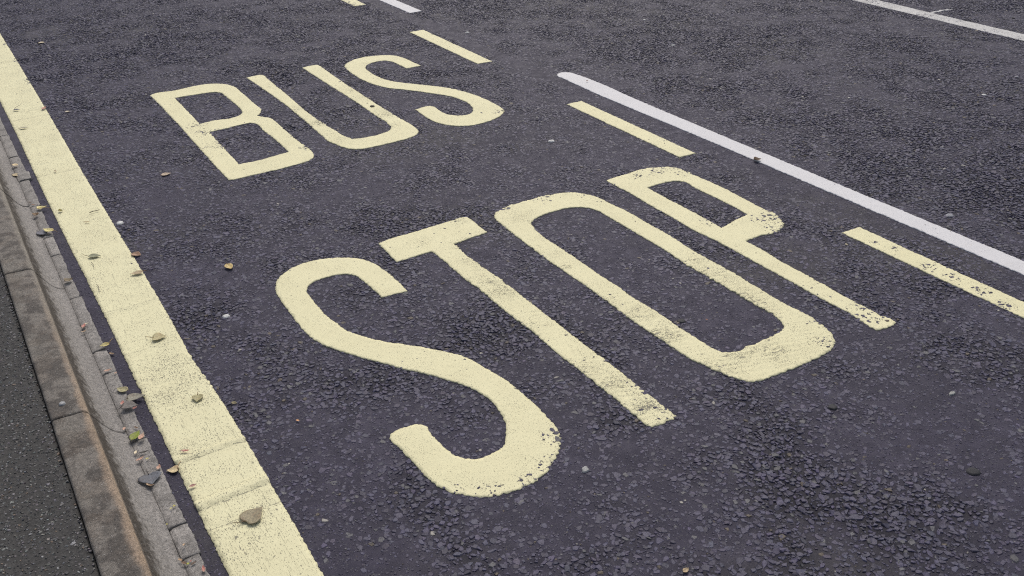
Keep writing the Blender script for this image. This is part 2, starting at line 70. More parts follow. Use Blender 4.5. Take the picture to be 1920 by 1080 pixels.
# ------------------------------------------------------------------ helpers
RNG = np.random.default_rng(11)
_T = np.random.default_rng(5).random(65536)
def vnoise(x, y, seed=0):
    x = np.asarray(x, float); y = np.asarray(y, float)
    xi, yi = np.floor(x).astype(np.int64), np.floor(y).astype(np.int64)
    fx, fy = x - xi, y - yi
    fx, fy = fx * fx * (3 - 2 * fx), fy * fy * (3 - 2 * fy)
    def h(i, j): return _T[((i * 73856093) ^ (j * 19349663) ^ (seed * 83492791 + 1013)) & 65535]
    a, b, c, d = h(xi, yi), h(xi + 1, yi), h(xi, yi + 1), h(xi + 1, yi + 1)
    return (a * (1 - fx) + b * fx) * (1 - fy) + (c * (1 - fx) + d * fx) * fy
def fbm(x, y, scale, seed=0, octv=3):
    v, a, t = 0, 1, 0
    for k in range(octv):
        v = v + a * vnoise(np.asarray(x) / scale + 17.3 * k, np.asarray(y) / scale - 9.1 * k, seed + k)
        t += a; a *= .55; scale *= .5
    return v / t
def smooth(a, b, x):
    t = np.clip((x - a) / (b - a), 0, 1)
    return t * t * (3 - 2 * t)
def blob_sum(x, y, blobs, lim=None):
    v = np.zeros(np.shape(x))
    for bx, by, r, a in blobs:
        q = a * np.exp(-((x - bx) ** 2 + (y - by) ** 2) / (r * r))
        v = np.maximum(v, q) if lim else v + q
    return v

def link(o, parent=None):
    sc.collection.objects.link(o)
    if parent is not None: o.parent = parent
    return o
def tag(o, label=None, cat=None, group=None, kind=None):
    if label: o['label'] = label
    if cat: o['category'] = cat
    if group: o['group'] = group
    if kind: o['kind'] = kind
    return o
def mesh_np(name, verts, faces=None, loops=None, sizes=None, mat_idx=None, smooth_mask=None):
    """fast mesh; either faces = list of tuples or flat loops + sizes"""
    me = bpy.data.meshes.new(name)
    if faces is not None:
        sizes = np.array([len(f) for f in faces], np.int32)
        loops = np.fromiter((i for f in faces for i in f), np.int32, int(sizes.sum()))
    verts = np.asarray(verts, np.float32)
    me.vertices.add(len(verts)); me.vertices.foreach_set('co', verts.ravel())
    me.loops.add(len(loops)); me.loops.foreach_set('vertex_index', np.asarray(loops, np.int32))
    st = np.zeros(len(sizes), np.int32); st[1:] = np.cumsum(sizes)[:-1]
    me.polygons.add(len(sizes)); me.polygons.foreach_set('loop_start', st)
    if mat_idx is not None: me.polygons.foreach_set('material_index', np.asarray(mat_idx, np.int32))
    if smooth_mask is not None: me.polygons.foreach_set('use_smooth', np.broadcast_to(smooth_mask, len(sizes)).astype(bool))
    me.update(calc_edges=True)
    me.validate()
    return me
def set_col(me, cols, domain='POINT', name='Col'):
    a = me.color_attributes.new(name, 'FLOAT_COLOR', domain)
    c = np.ones((len(cols), 4), np.float32); c[:, :3] = cols
    a.data.foreach_set('color', c.ravel())
def set_val(me, vals, name):
    a = me.attributes.new(name, 'FLOAT', 'POINT')
    a.data.foreach_set('value', np.asarray(vals, np.float32))

# --- node helper
class NT:
    def __init__(s, name, rough=.8, spec=.5):
        s.m = bpy.data.materials.new(name); s.m.use_nodes = True
        s.t = s.m.node_tree; s.t.nodes.clear()
        s.b = s.n('ShaderNodeBsdfPrincipled'); o = s.n('ShaderNodeOutputMaterial')
        s.l(s.b.outputs[0], o.inputs[0])
        s.b.inputs['Roughness'].default_value = rough
        s.b.inputs['Specular IOR Level'].default_value = spec
    def n(s, t, **k):
        x = s.t.nodes.new(t)
        for a, v in k.items(): setattr(x, a, v)
        return x
    def l(s, a, b): s.t.links.new(a, b)
    def put(s, sock, v):
        if hasattr(v, 'is_output'): s.l(v, sock)
        else: sock.default_value = v
    def pos(s):
        return s.n('ShaderNodeNewGeometry').outputs['Position']
    def scale(s, v, sx, sy, sz=1):
        x = s.n('ShaderNodeVectorMath', operation='MULTIPLY'); s.l(v, x.inputs[0]); x.inputs[1].default_value = (sx, sy, sz)
        return x.outputs[0]
    def noise(s, v, sc_, det=2, rough=.5, col=False):
        x = s.n('ShaderNodeTexNoise'); s.l(v, x.inputs['Vector'])
        x.inputs['Scale'].default_value = sc_; x.inputs['Detail'].default_value = det; x.inputs['Roughness'].default_value = rough
        return x.outputs['Color' if col else 'Fac']
    def voro(s, v, sc_, feat='F1', out='Distance'):
        x = s.n('ShaderNodeTexVoronoi', feature=feat); s.l(v, x.inputs['Vector']); x.inputs['Scale'].default_value = sc_
        return x.outputs[out]
    def attr(s, name, out='Color'):
        return s.n('ShaderNodeAttribute', attribute_name=name).outputs[out]
    def math(s, op, a, b=0.0, c=0.0, clamp=False):
        x = s.n('ShaderNodeMath', operation=op, use_clamp=clamp)
        s.put(x.inputs[0], a); s.put(x.inputs[1], b); s.put(x.inputs[2], c)
        return x.outputs[0]
    def ramp(s, v, a, b, lo=0.0, hi=1.0):
        x = s.n('ShaderNodeMapRange', interpolation_type='SMOOTHSTEP')
        s.l(v, x.inputs['Value']); s.put(x.inputs['From Min'], a); s.put(x.inputs['From Max'], b)
        s.put(x.inputs['To Min'], lo); s.put(x.inputs['To Max'], hi)
        return x.outputs['Result']
    def mix(s, f, a, b, mode='MIX'):
        x = s.n('ShaderNodeMix', data_type='RGBA', blend_type=mode)
        s.put(x.inputs['Factor'], f)
        for k, v in ((6, a), (7, b)):
            if isinstance(v, tuple): v = (*v, 1) if len(v) == 3 else v
            s.put(x.inputs[k], v)
        return x.outputs[2]
    def gray(s, f):
        x = s.n('ShaderNodeCombineColor')
        for k in range(3): s.put(x.inputs[k], f)
        return x.outputs[0]
    def bump(s, h, dist, strength=1.0, prev=None):
        x = s.n('ShaderNodeBump'); x.inputs['Strength'].default_value = strength; x.inputs['Distance'].default_value = dist
        s.l(h, x.inputs['Height'])
        if prev is not None: s.l(prev, x.inputs['Normal'])
        return x.outputs[0]
    def done(s, color=None, normal=None, rough=None):
        if color is not None: s.put(s.b.inputs['Base Color'], color)
        if normal is not None: s.l(normal, s.b.inputs['Normal'])
        if rough is not None: s.put(s.b.inputs['Roughness'], rough)
        return s.m

# ------------------------------------------------------------------ materials
def mat_mastic():
    k = NT('asphalt_mastic', .75, .22); p = k.pos()
    big = k.noise(p, 1.7, 4, .6); mid = k.noise(p, 14, 4, .65); fine = k.noise(p, 420, 3, .7); sand = k.voro(p, 330, out='Color')
    base = k.mix(k.ramp(big, .35, .65), (.0355, .0315, .051), (.046, .0405, .067))
    base = k.mix(k.ramp(mid, .35, .7), base, (.038, .0345, .051))
    dusty = k.ramp(k.noise(p, .75, 3, .6), .52, .68)
    base = k.mix(k.math('MULTIPLY', dusty, .55), base, (.050, .0465, .046))
    f = k.ramp(fine, .25, .75, .62, 1.38)
    base = k.mix(1.0, base, k.gray(f), 'MULTIPLY')
    sep = k.n('ShaderNodeSeparateColor'); k.l(sand, sep.inputs[0])
    grit = k.math('GREATER_THAN', sep.outputs[0], .955)
    base = k.mix(k.math('MULTIPLY', grit, .5), base, (.10, .097, .10))
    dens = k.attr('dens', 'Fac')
    base = k.mix(k.math('MULTIPLY', k.ramp(dens, .42, .9), .64), base, (.008, .0078, .009))   # bare bitumen, plus crevice shade between packed stones painted into the colour
    n = k.bump(fine, .0012, .8); n = k.bump(mid, .004, .35, n)
    return k.done(base, n, k.ramp(mid, .3, .7, .62, .8))
def mat_chip(name='stone_chipping', rough=.55, spec=.30):
    k = NT(name, rough, spec); p = k.pos()
    c = k.attr('Col'); fine = k.noise(p, 500, 3, .7); mid = k.noise(p, 140, 2)
    c = k.mix(1.0, c, k.gray(k.ramp(fine, .25, .75, .6, 1.4)), 'MULTIPLY')
    c = k.mix(k.ramp(mid, .5, .75), c, k.mix(1.0, c, (.72, .7, .7), 'MULTIPLY'))
    n = k.bump(fine, .0008, .7); n = k.bump(mid, .002, .5, n)
    return k.done(c, n)
def mat_paint(name, col, col2, pit=1.0, stretch=.55, rough=.62, seams=()):
    k = NT(name, rough, .35); p = k.pos()
    ps = k.scale(p, 1, stretch)
    crack = k.attr('crack', 'Fac'); wear = k.attr('wear', 'Fac')
    big = k.noise(p, 5, 4, .6); mid = k.noise(p, 45, 3, .6); patch = k.noise(p, 9, 3, .6)
    c = k.mix(k.ramp(big, .3, .7), col, col2)
    c = k.mix(k.math('MULTIPLY', k.ramp(mid, .45, .8), .25), c, tuple(x * .8 for x in col2))
    # pin holes and torn pits that hold road dirt
    n1 = k.noise(ps, 330, 2, .6); n2 = k.noise(ps, 120, 3, .65); n3 = k.noise(k.scale(p, .5, 1.7), 75, 4, .7)
    t1 = k.math('SUBTRACT', .69 - .03 * pit, k.math('MULTIPLY', k.ramp(patch, .35, .7), .055 * pit))
    t1 = k.math('SUBTRACT', t1, k.math('MULTIPLY', crack, .07))
    t2 = k.math('SUBTRACT', .70 - .012 * pit, k.math('ADD', k.math('MULTIPLY', crack, .10), k.math('MULTIPLY', wear, .075)))
    t3 = k.math('SUBTRACT', .78, k.math('MULTIPLY', crack, .25))
    m1 = k.ramp(n1, t1, k.math('ADD', t1, .03)); m2 = k.ramp(n2, t2, k.math('ADD', t2, .03)); m3 = k.ramp(n3, t3, k.math('ADD', t3, .05))
    m = k.math('MAXIMUM', k.math('MAXIMUM', m1, m2), k.math('MULTIPLY', m3, .85))
    sep = k.n('ShaderNodeSeparateXYZ'); k.l(p, sep.inputs[0])
    wob = k.math('MULTIPLY', k.math('SUBTRACT', k.noise(p, 38, 3, .6), .5), .014)
    gate = k.noise(p, 55, 2, .5)
    for yr, sl, w_, st_ in seams:
        dd = k.math('ABSOLUTE', k.math('ADD', k.math('SUBTRACT', k.math('SUBTRACT', sep.outputs[1], yr), k.math('MULTIPLY', k.math('SUBTRACT', sep.outputs[0], .35), sl)), wob))
        m = k.math('MAXIMUM', m, k.math('MULTIPLY', k.ramp(dd, w_, w_ * .45), k.ramp(gate, .36, .54, 0.0, st_)))
    if seams:
        drag = k.noise(k.scale(p, 1, .035), 420, 2, .6)
        m = k.math('MAXIMUM', m, k.math('MULTIPLY', k.ramp(drag, .64, .70), .55))
    dirt = k.math('MULTIPLY', k.ramp(k.noise(p, 16, 4, .7), .60, .78), k.math('ADD', .20, k.math('MULTIPLY', crack, .6)))
    c = k.mix(dirt, c, (.36, .30, .19))
    c = k.mix(k.math('MULTIPLY', m, .78), c, (.105, .095, .085))
    h = k.math('SUBTRACT', k.math('MULTIPLY', mid, .4), m)
    n = k.bump(h, .0016, .7)
    n = k.bump(n2, .003, .35, n)
    return k.done(c, n)
def mat_conc(name, rough=.85):
    k = NT(name, rough, .3); p = k.pos()
    c = k.attr('Col'); fine = k.noise(p, 380, 3, .75); mid = k.noise(p, 95, 5, .75)
    c = k.mix(1.0, c, k.gray(k.ramp(fine, .22, .78, .6, 1.4)), 'MULTIPLY')
    c = k.mix(1.0, c, k.gray(k.ramp(mid, .3, .7, .72, 1.28)), 'MULTIPLY')
    pitn = k.noise(p, 170, 2, .5); pm = k.ramp(pitn, .665, .70)
    c = k.mix(k.math('MULTIPLY', pm, .7), c, (.06, .055, .05))
    gr = k.math('GREATER_THAN', k.noise(p, 260, 1), .70)
    c = k.mix(k.math('MULTIPLY', gr, .5), c, (.42, .41, .39))
    n = k.bump(fine, .0015, .9); n = k.bump(mid, .003, .4, n); n = k.bump(k.math('SUBTRACT', 1.0, pm), .002, .6, n)
    return k.done(c, n)
def mat_leaf():
    k = NT('dry_leaf', .55, .4); p = k.pos()
    c = k.attr('Col'); a = k.noise(p, 180, 3, .6); b = k.noise(p, 600, 2, .6)
    c = k.mix(1.0, c, k.gray(k.ramp(a, .25, .75, .68, 1.3)), 'MULTIPLY')
    n = k.bump(a, .0015, .5); n = k.bump(b, .0006, .5, n)
    return k.done(c, n)
def mat_gum():
    k = NT('chewing_gum', .7, .35); p = k.pos()
    c = k.attr('Col'); a = k.noise(p, 260, 3, .7)
    c = k.mix(1.0, c, k.gray(k.ramp(a, .25, .75, .55, 1.15)), 'MULTIPLY')
    return k.done(c, k.bump(a, .001, .7))
def mat_plain(name, col, rough=.9):
    k = NT(name, rough, .3); p = k.pos(); a = k.noise(p, 120, 4, .7)
    c = k.mix(k.ramp(a, .3, .7), tuple(x * .7 for x in col), tuple(x * 1.25 for x in col))
    return k.done(c, k.bump(a, .004, .7))
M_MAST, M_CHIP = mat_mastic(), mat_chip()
M_GRIT = mat_chip('pavement_grit', .6, .45)
M_YEL = mat_paint('yellow_thermoplastic', (.745, .698, .435), (.705, .657, .405), .9, .8)
M_YLINE = mat_paint('yellow_line_thermoplastic', (.745, .705, .445), (.705, .662, .415), 1.2, .42, seams=[(2.228, -.02, .0024, .75), (2.256, -.02, .0014, .4), (2.008, .02, .0028, .8), (2.054, .02, .0018, .6), (1.922, .03, .0022, .8), (3.215, .0, .0026, .5), (2.89, .0, .002, .4), (4.74, .02, .003, .7), (5.70, .02, .003, .7), (5.84, .0, .003, .6), (6.9, 0, .004, .7)])
M_WHT = mat_paint('white_thermoplastic', (.635, .625, .63), (.60, .59, .595), .25, .8)
M_WHT2 = mat_paint('worn_white_thermoplastic', (.55, .54, .525), (.50, .49, .475), 1.6, .8)
M_CONC, M_LEAF, M_GUM = mat_conc('kerb_concrete'), mat_leaf(), mat_gum()
M_PAVE = mat_plain('pavement_binder', (.058, .056, .054))
M_BED = mat_plain('joint_dirt', (.030, .027, .024))

# ------------------------------------------------------------------ the road: mastic sheet with embedded chippings, one surface
YL0, YL1 = .2545, .4490
def farness(x, y): return np.maximum(smooth(3.4, 3.8, x), smooth(4.3, 5.8, y))
def density(x, y):
    b = fbm(x, y, .55, 3, 3); s = fbm(x, y, .13, 9, 2); m = fbm(x, y, .26, 21, 2)
    d = .52 + .4 * (b - .5) + .8 * (s - .5) + .45 * (m - .5)
    d = d + (.40 * blob_sum(x, y, DENS))
    far = farness(x, y)
    d = d * (1 - .5 * far) + .5 * far * (.72 + .28 * (s - .5) + .12 * (m - .5))
    d = d - .9 * smooth(.30, .24, x)                                  # smooth strip along the edging
    d = d - .45 * np.exp(-((x - 3.18) / .06) ** 2) - .3 * np.exp(-((x - 3.38) / .03) ** 2) * 0
    return np.clip(d, .03, 1.0)
def road_z(x, y):
    d = density(x, y)
    return -.0020 * smooth(.4, .95, d) + .0012 * (fbm(x, y, .05, 31, 2) - .5)

def spline(ct, step):
    P = [np.array(p[:2], float) for p in ct]; C = [len(p) > 2 for p in ct]; n = len(P); out = []
    for i in range(n):
        p1, p2 = P[i], P[(i + 1) % n]
        p0 = P[i - 1] if not C[i] else 2 * p1 - p2
        p3 = P[(i + 2) % n] if not C[(i + 1) % n] else 2 * p2 - p1
        L = np.hypot(*(p2 - p1)); k = max(1, int(round(L / step)))
        # chord-scaled tangents keep the curve from overshooting where the spacing changes
        l0, l3 = max(np.hypot(*(p1 - p0)), 1e-6), max(np.hypot(*(p3 - p2)), 1e-6)
        t1 = ((p1 - p0) / l0 * L + (p2 - p1) / L * l0) / (l0 + L) * L
        t2 = ((p2 - p1) / L * l3 + (p3 - p2) / l3 * L) / (l3 + L) * L
        for j in range(k):
            t = j / k; t_2, t_3 = t * t, t ** 3
            out.append((2*t_3 - 3*t_2 + 1) * p1 + (t_3 - 2*t_2 + t) * t1 + (-2*t_3 + 3*t_2) * p2 + (t_3 - t_2) * t2)
    return np.array(out)
def inside(pts, polys):
    c = np.zeros(len(pts), bool)
    for poly in polys:
        x0, y0 = poly[:, 0], poly[:, 1]; x1, y1 = np.roll(x0, -1), np.roll(y0, -1)
        for i in range(len(poly)):
            if y0[i] == y1[i]: continue
            m = (y0[i] > pts[:, 1]) != (y1[i] > pts[:, 1])
            if m.any():
                xx = x0[i] + (pts[m, 1] - y0[i]) * (x1[i] - x0[i]) / (y1[i] - y0[i])
                c[m] ^= pts[m, 0] < xx
    return c
PAINTS = [[spline(c, .02) for c in cs] for cs in OUT.values()] + [[np.array(p)] for p in (
    [(2.962, 4.165), (3.073, 4.157), (3.061, 3.18), (2.958, 3.18)], [(2.946, 2.18), (3.05, 2.18), (3.044, 1.19), (2.946, 1.19)],
    [(2.962, 6.14), (3.08, 6.14), (3.07, 5.146), (2.962, 5.15)], [(3.235, .66), (3.236, 4.6), (3.29, 4.68), (3.35, 4.6), (3.337, .66)], [(3.24, 10), (3.344, 10), (3.345, 6.67), (3.235, 6.67)])]
THICK = .0034
def paint_z(x, y, wr):
    return THICK + .55 * road_z(x, y) - .0020 * wr
def project(x, y, z=0.0):
    v = np.stack([x - CAM.x, y - CAM.y, np.full(np.shape(x), z) - CAM.z], -1)
    dep = v @ np.array(_f)
    return 960 + F_PX * (v @ np.array(_r)) / dep, 540 - F_PX * (v @ np.array(_u)) / dep, dep

def make_stones(px, py, pz, a, b, tilt, jit, depth):
    """vectorised angular stones: three rings of six; returns verts, loops, sizes"""
    N = len(px)
    ang = np.arange(6) * (math.pi / 3) + RNG.uniform(-.42, .42, (N, 6))
    rad = RNG.uniform(.62, 1.2, (N, 6))
    th = RNG.uniform(0, 2 * math.pi, (N, 1))
    lx, ly = a[:, None] * rad * np.cos(ang), b[:, None] * rad * np.sin(ang)
    dx, dy = lx * np.cos(th) - ly * np.sin(th), lx * np.sin(th) + ly * np.cos(th)
    gx, gy = RNG.normal(0, 1, (N, 1)) * tilt[:, None], RNG.normal(0, 1, (N, 1)) * tilt[:, None]
    V = np.zeros((N, 18, 3), np.float32)
    for r, (scl, dz) in enumerate(((1.06, None), (1.0, -.16), (.80, 0.0))):
        V[:, r*6:r*6+6, 0] = px[:, None] + dx * scl
        V[:, r*6:r*6+6, 1] = py[:, None] + dy * scl
        zz = pz[:, None] + (dx * gx + dy * gy) * scl
        if dz is None: zz = pz[:, None] - depth[:, None]
        else: zz = zz + dz * b[:, None] + RNG.normal(0, 1, (N, 6)) * jit[:, None]
        V[:, r*6:r*6+6, 2] = zz
    i = np.arange(6); j = (i + 1) % 6
    quads = np.concatenate([np.stack([i, j, j + 6, i + 6], 1), np.stack([i + 6, j + 6, j + 12, i + 12], 1)], 0).ravel()
    top = np.arange(12, 18)
    one = np.concatenate([quads, top]); sz = np.array([4] * 12 + [6])
    loops = (one[None, :] + 18 * np.arange(N)[:, None]).ravel()
    return V.reshape(-1, 3), loops, np.tile(sz, N)

GX0, GX1, GY0, GY1 = .19, 8.2, .2, 11.4
def build_road():
    st = .022
    xs, ys = np.arange(GX0, GX1 + st / 2, st), np.arange(GY0, GY1 + st / 2, st)
    X, Y = np.meshgrid(xs, ys); nx, ny = len(xs), len(ys)
    fade = np.minimum.reduce([smooth(0, .3, X - xs[0] + .4), smooth(0, .3, xs[-1] - X), smooth(0, .3, Y - ys[0]), smooth(0, .3, ys[-1] - Y)])
    dens = density(X, Y) * fade
    Z = road_z(X, Y) * fade
    V = np.stack([X, Y, Z], -1).reshape(-1, 3); D = dens.ravel()
    idx = np.arange(nx * ny).reshape(ny, nx)
    q = np.stack([idx[:-1, :-1], idx[:-1, 1:], idx[1:, 1:], idx[1:, :-1]], -1).reshape(-1, 4)
    x0, x1, y0, y1 = xs[0], xs[-1], ys[0], ys[-1]
    B, x9 = 220.0, 220.0
    ex = np.array([(x0, -B, 0), (x9, -B, 0), (x9, y0, 0), (x0, y0, 0), (x0, y1, 0), (x9, y1, 0), (x9, B, 0), (x0, B, 0), (x1, y0, 0), (x1, y1, 0)])
    n0 = len(V)
    V = np.concatenate([V, ex]); D = np.concatenate([D, np.full(len(ex), .3)])
    eq = np.array([(0, 1, 2, 3), (4, 5, 6, 7), (8, 2, 5, 9)]) + n0
    q = np.concatenate([q, eq])
    # stones
    cell = .0142
    cx, cy = np.meshgrid(np.arange(.262, GX1, cell), np.arange(GY0 + .1, GY1, cell))
    cx, cy = cx.ravel(), cy.ravel()
    cx = cx + RNG.uniform(-.5, .5, cx.shape) * cell; cy = cy + RNG.uniform(-.5, .5, cy.shape) * cell
    u, v, dep = project(cx, cy)
    ok = (dep > .3) & (u > -420) & (u < 2340) & (v > -150) & (v < 1330) & ((cx < YL0 - .02) | (cx > YL1 - .012))
    cx, cy = cx[ok], cy[ok]
    d = density(cx, cy)
    keep = RNG.random(len(cx)) < np.clip(.10 + .86 * smooth(.05, .85, d) + .3 * blob_sum(cx, cy, WEAR, True), 0, .98)
    cx, cy, d = cx[keep], cy[keep], d[keep]
    gx, gy = RNG.uniform(.205, 5.0, 160000), RNG.uniform(.6, 5.2, 160000)
    u, v, dep = project(gx, gy)
    g = (dep > .3) & (u > -300) & (u < 2200) & (v > 150) & (v < 1250) & ((gx < YL0 + .002) | (gx > YL1 - .008))
    gx, gy = gx[g], gy[g]; ng = len(gx)
    cx, cy = np.concatenate([cx, gx]), np.concatenate([cy, gy]); d = np.concatenate([d, density(gx, gy) * .4])
    N = len(cx)
    a = np.clip(.0091 * np.exp(RNG.normal(0, .27, N)), .0042, .0155); b = a * RNG.uniform(.55, .95, N)
    small = RNG.random(N) < .15
    a[small] *= .6; b[small] *= .6
    if ng: a[-ng:] = RNG.uniform(.0018, .0050, ng); b[-ng:] = a[-ng:] * RNG.uniform(.5, .95, ng)
    wr = blob_sum(cx, cy, WEAR, True)
    dn = smooth(.3, .95, d)
    pz = road_z(cx, cy) + .0002 + .0010 * RNG.random(N) + dn * (.0012 + .0014 * RNG.random(N)) * (1 + .7 * farness(cx, cy))
    pm = np.zeros(N, bool)
    for pl in PAINTS:
        al = np.concatenate(pl); l0, h0 = al.min(0), al.max(0)
        bb = np.nonzero((cx > l0[0]) & (cx < h0[0]) & (cy > l0[1]) & (cy < h0[1]))[0]
        pm[bb] |= inside(np.stack([cx[bb], cy[bb]], 1), pl)
    zp = paint_z(cx, cy, np.clip(wr, 0, 1))
    pz = np.where(pm, np.minimum(pz, zp - .0016) + (wr > .12) * .0030 * (.3 + .7 * wr) * RNG.random(N), pz)
    SV, sl, ss = make_stones(cx, cy, pz, a, b,   np.where(pm, .11, .035 + .09 * dn), .0003 + .0004 * dn, np.full(N, .008))
    col = np.array((.0595, .0545, .087)) * RNG.uniform(.70, 1.36, (N, 1)) * (1 + RNG.normal(0, .03, (N, 3)))
    t = RNG.random(N)
    col[t < .010] = np.array((.105, .085, .066)) * RNG.uniform(.7, 1.1, ((t < .010).sum(), 1))
    pale = (t > .010) & (t < .05); col[pale] = np.array((.098, .096, .104)) * RNG.uniform(.8, 1.2, (pale.sum(), 1))
    tiny = (t > .05) & (t < .051); col[tiny] = (.30, .28, .25)
    n1 = len(V)
    loops = np.concatenate([q.ravel(), sl + n1]); sizes = np.concatenate([np.full(len(q), 4), ss])
    mi = np.concatenate([np.zeros(len(q), int), np.ones(len(ss), int)])
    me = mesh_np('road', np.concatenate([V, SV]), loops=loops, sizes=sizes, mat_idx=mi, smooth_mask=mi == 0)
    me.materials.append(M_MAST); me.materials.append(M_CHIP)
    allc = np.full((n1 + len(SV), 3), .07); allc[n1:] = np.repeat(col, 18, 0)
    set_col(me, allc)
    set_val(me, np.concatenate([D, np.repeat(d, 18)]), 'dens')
    o = link(bpy.data.objects.new('road', me)); tag(o, 'dark chipped asphalt road surface', kind='structure')
    print('road stones', N)
build_road()

# ------------------------------------------------------------------ painted markings
def near(pts, q, r):
    cell = {}
    out = np.zeros(len(pts), bool)
    k = np.floor(q / r).astype(int)
    for i, (a, b) in enumerate(k): cell.setdefault((a, b), []).append(i)
    kp = np.floor(pts / r).astype(int)
    for i, (a, b) in enumerate(kp):
        for da in (-1, 0, 1):
            for db in (-1, 0, 1):
                for j in cell.get((a + da, b + db), ()):
                    if (pts[i, 0] - q[j, 0]) ** 2 + (pts[i, 1] - q[j, 1]) ** 2 < r * r: out[i] = True
    return out
def paint(name, contours, mat, label, group=None, pitch=.008, rag=.0030, ridges=(), crack0=0.0, wear0=0.0, step=.004, cat='road marking'):
    polys = []
    for ct in contours:
        p = spline(ct, step)
        nx = np.roll(p, -1, 0) - np.roll(p, 1, 0); nrm = np.stack([nx[:, 1], -nx[:, 0]], 1) / (np.hypot(nx[:, 0], nx[:, 1])[:, None] + 1e-9)
        s = np.arange(len(p)) * step
        wv = np.maximum(blob_sum(p[:, 0], p[:, 1], WEAR, True), .5 * blob_sum(p[:, 0], p[:, 1], CRACK, True))
        amp = rag * (1 + 2.0 * wv)
        j = (vnoise(p[:, 0] / .0075, p[:, 1] / .0075, 41) - .5) * 1.8 + (vnoise(p[:, 0] / .03, p[:, 1] / .03, 43) - .5) * .5
        polys.append(p + nrm * (j * amp)[:, None])
    allp = np.concatenate(polys)
    lo, hi = allp.min(0), allp.max(0)
    gx, gy = np.meshgrid(np.arange(lo[0], hi[0], pitch), np.arange(lo[1], hi[1], pitch))
    g = np.stack([gx.ravel(), gy.ravel()], 1) + RNG.uniform(-.3, .3, (gx.size, 2)) * pitch
    g = g[inside(g, polys)]
    g = g[~near(g, allp, pitch * .55)]
    org = (lo + hi) / 2
    vin = [Vector(p - org) for p in np.concatenate([allp, g])]
    ed, k = [], 0
    for p in polys:
        ed += [(k + i, k + (i + 1) % len(p)) for i in range(len(p))]; k += len(p)
    vo, _e, fo, *_ = geometry.delaunay_2d_cdt(vin, ed, [], 2, 1e-6)
    V = np.array([(v.x, v.y) for v in vo]) + org
    F = np.array([f for f in fo if len(f) == 3])
    cen = V[F].mean(1)
    F = F[inside(cen, polys)]
    # orient up
    a = V[F]; cr = (a[:, 1, 0] - a[:, 0, 0]) * (a[:, 2, 1] - a[:, 0, 1]) - (a[:, 1, 1] - a[:, 0, 1]) * (a[:, 2, 0] - a[:, 0, 0])
    F[cr < 0] = F[cr < 0][:, ::-1]
    F = F[np.abs(cr) > 1e-12]
    x, y = V[:, 0], V[:, 1]
    wr = np.clip(blob_sum(x, y, WEAR, True) + wear0, 0, 1); ck = np.clip(blob_sum(x, y, CRACK, True) * (.35 + 1.1 * fbm(x, y, .05, 77, 2)) + crack0, 0, 1)
    z = paint_z(x, y, wr) + .0007 * (fbm(x, y, .022, 51, 2) - .5)
    z = z + ck * (.0042 * (np.abs(np.sin((y + .35 * x + .02 * fbm(x, y, .06, 61)) / .0085)) - .5) + .0016 * (vnoise(x / .012, y / .012, 63) - .5))
    for (yr, sl, hw, hh, dk) in ridges:
        yc = yr + sl * (x - .35) + .004 * (vnoise(x / .03, y * 0, 71) - .5)
        z = z + hh * smooth(hw + .004, hw - .002, np.abs(y - yc))
        ck = np.maximum(ck, dk * np.exp(-((y - yc + hw + .004) / .0055) ** 2) * (.5 + .9 * vnoise(x / .03, y / .03, 73)))
        ck = np.maximum(ck, .6 * dk * np.exp(-((y - yc - hw - .003) / .003) ** 2) * (.2 + .9 * vnoise(x / .02, y / .02, 74)))
    z = np.maximum(z, .0009)
    # boundary
    e = np.concatenate([F[:, [0, 1]], F[:, [1, 2]], F[:, [2, 0]]])
    key = np.minimum(e[:, 0], e[:, 1]) * (len(V) + 1) + np.maximum(e[:, 0], e[:, 1])
    _, first, cnt = np.unique(key, return_index=True, return_counts=True)
    be = e[first[cnt == 1]]
    bv = np.unique(be)
    z[bv] -= .0006
    low = {int(v): len(V) + i for i, v in enumerate(bv)}
    lowv = np.stack([x[bv], y[bv], np.full(len(bv), -.006)], 1)
    V3 = np.concatenate([np.stack([x, y, z], 1), lowv])
    V3[:, :2] -= org
    fl = [tuple(f) for f in F] + [(int(b), int(a), low[int(a)], low[int(b)]) for a, b in be]
    me = mesh_np(name, V3, faces=fl, smooth_mask=np.array([True] * len(F) + [False] * len(be)))
    me.materials.append(mat)
    set_val(me, np.concatenate([wr, wr[bv]]), 'wear'); set_val(me, np.concatenate([ck, ck[bv]]), 'crack')
    o = link(bpy.data.objects.new(name, me)); o.location = (org[0], org[1], 0)
    tag(o, label, cat, group)
    return o
W_BUS, W_STOP = 'yellow painted letters of the word BUS', 'yellow painted letters of the word STOP'
paint('painted_letter', OUT['B'], M_YEL, 'yellow letter B, first letter of the word BUS', W_BUS)
paint('painted_letter', OUT['U'], M_YEL, 'yellow letter U between the B and the S of the word BUS', W_BUS)
paint('painted_letter', OUT['S_bus'], M_YEL, 'yellow letter S ending the word BUS, the farther of the two letters S', W_BUS)
paint('painted_letter', OUT['S_stop'], M_YEL, 'yellow letter S starting the word STOP, the nearer and larger of the two letters S', W_STOP)
paint('painted_letter', OUT['T'], M_YEL, 'yellow letter T with a cracked stem in the word STOP', W_STOP)
paint('painted_letter', OUT['O'], M_YEL, 'yellow letter O with wrinkled dirty paint in the word STOP', W_STOP)
paint('painted_letter', OUT['P'], M_YEL, 'yellow letter P ending the word STOP beside the dashes', W_STOP)
DG = 'yellow dashes edging the bus bay'
def quad(pts): return [[(*p, 1) for p in pts]]
def dash(y1, y0, label, x0=2.960, x1=3.060, sk=.006):
    return paint('painted_dash', quad([(x0 + .008, y1), (x1 + .012, y1 - .004), (x1, y0), (x0, y0 + sk)]), M_YEL, label, DG)
dash(8.14, 7.135, 'farthest yellow dash, cut by the top edge of the photo', 2.976, 3.078)
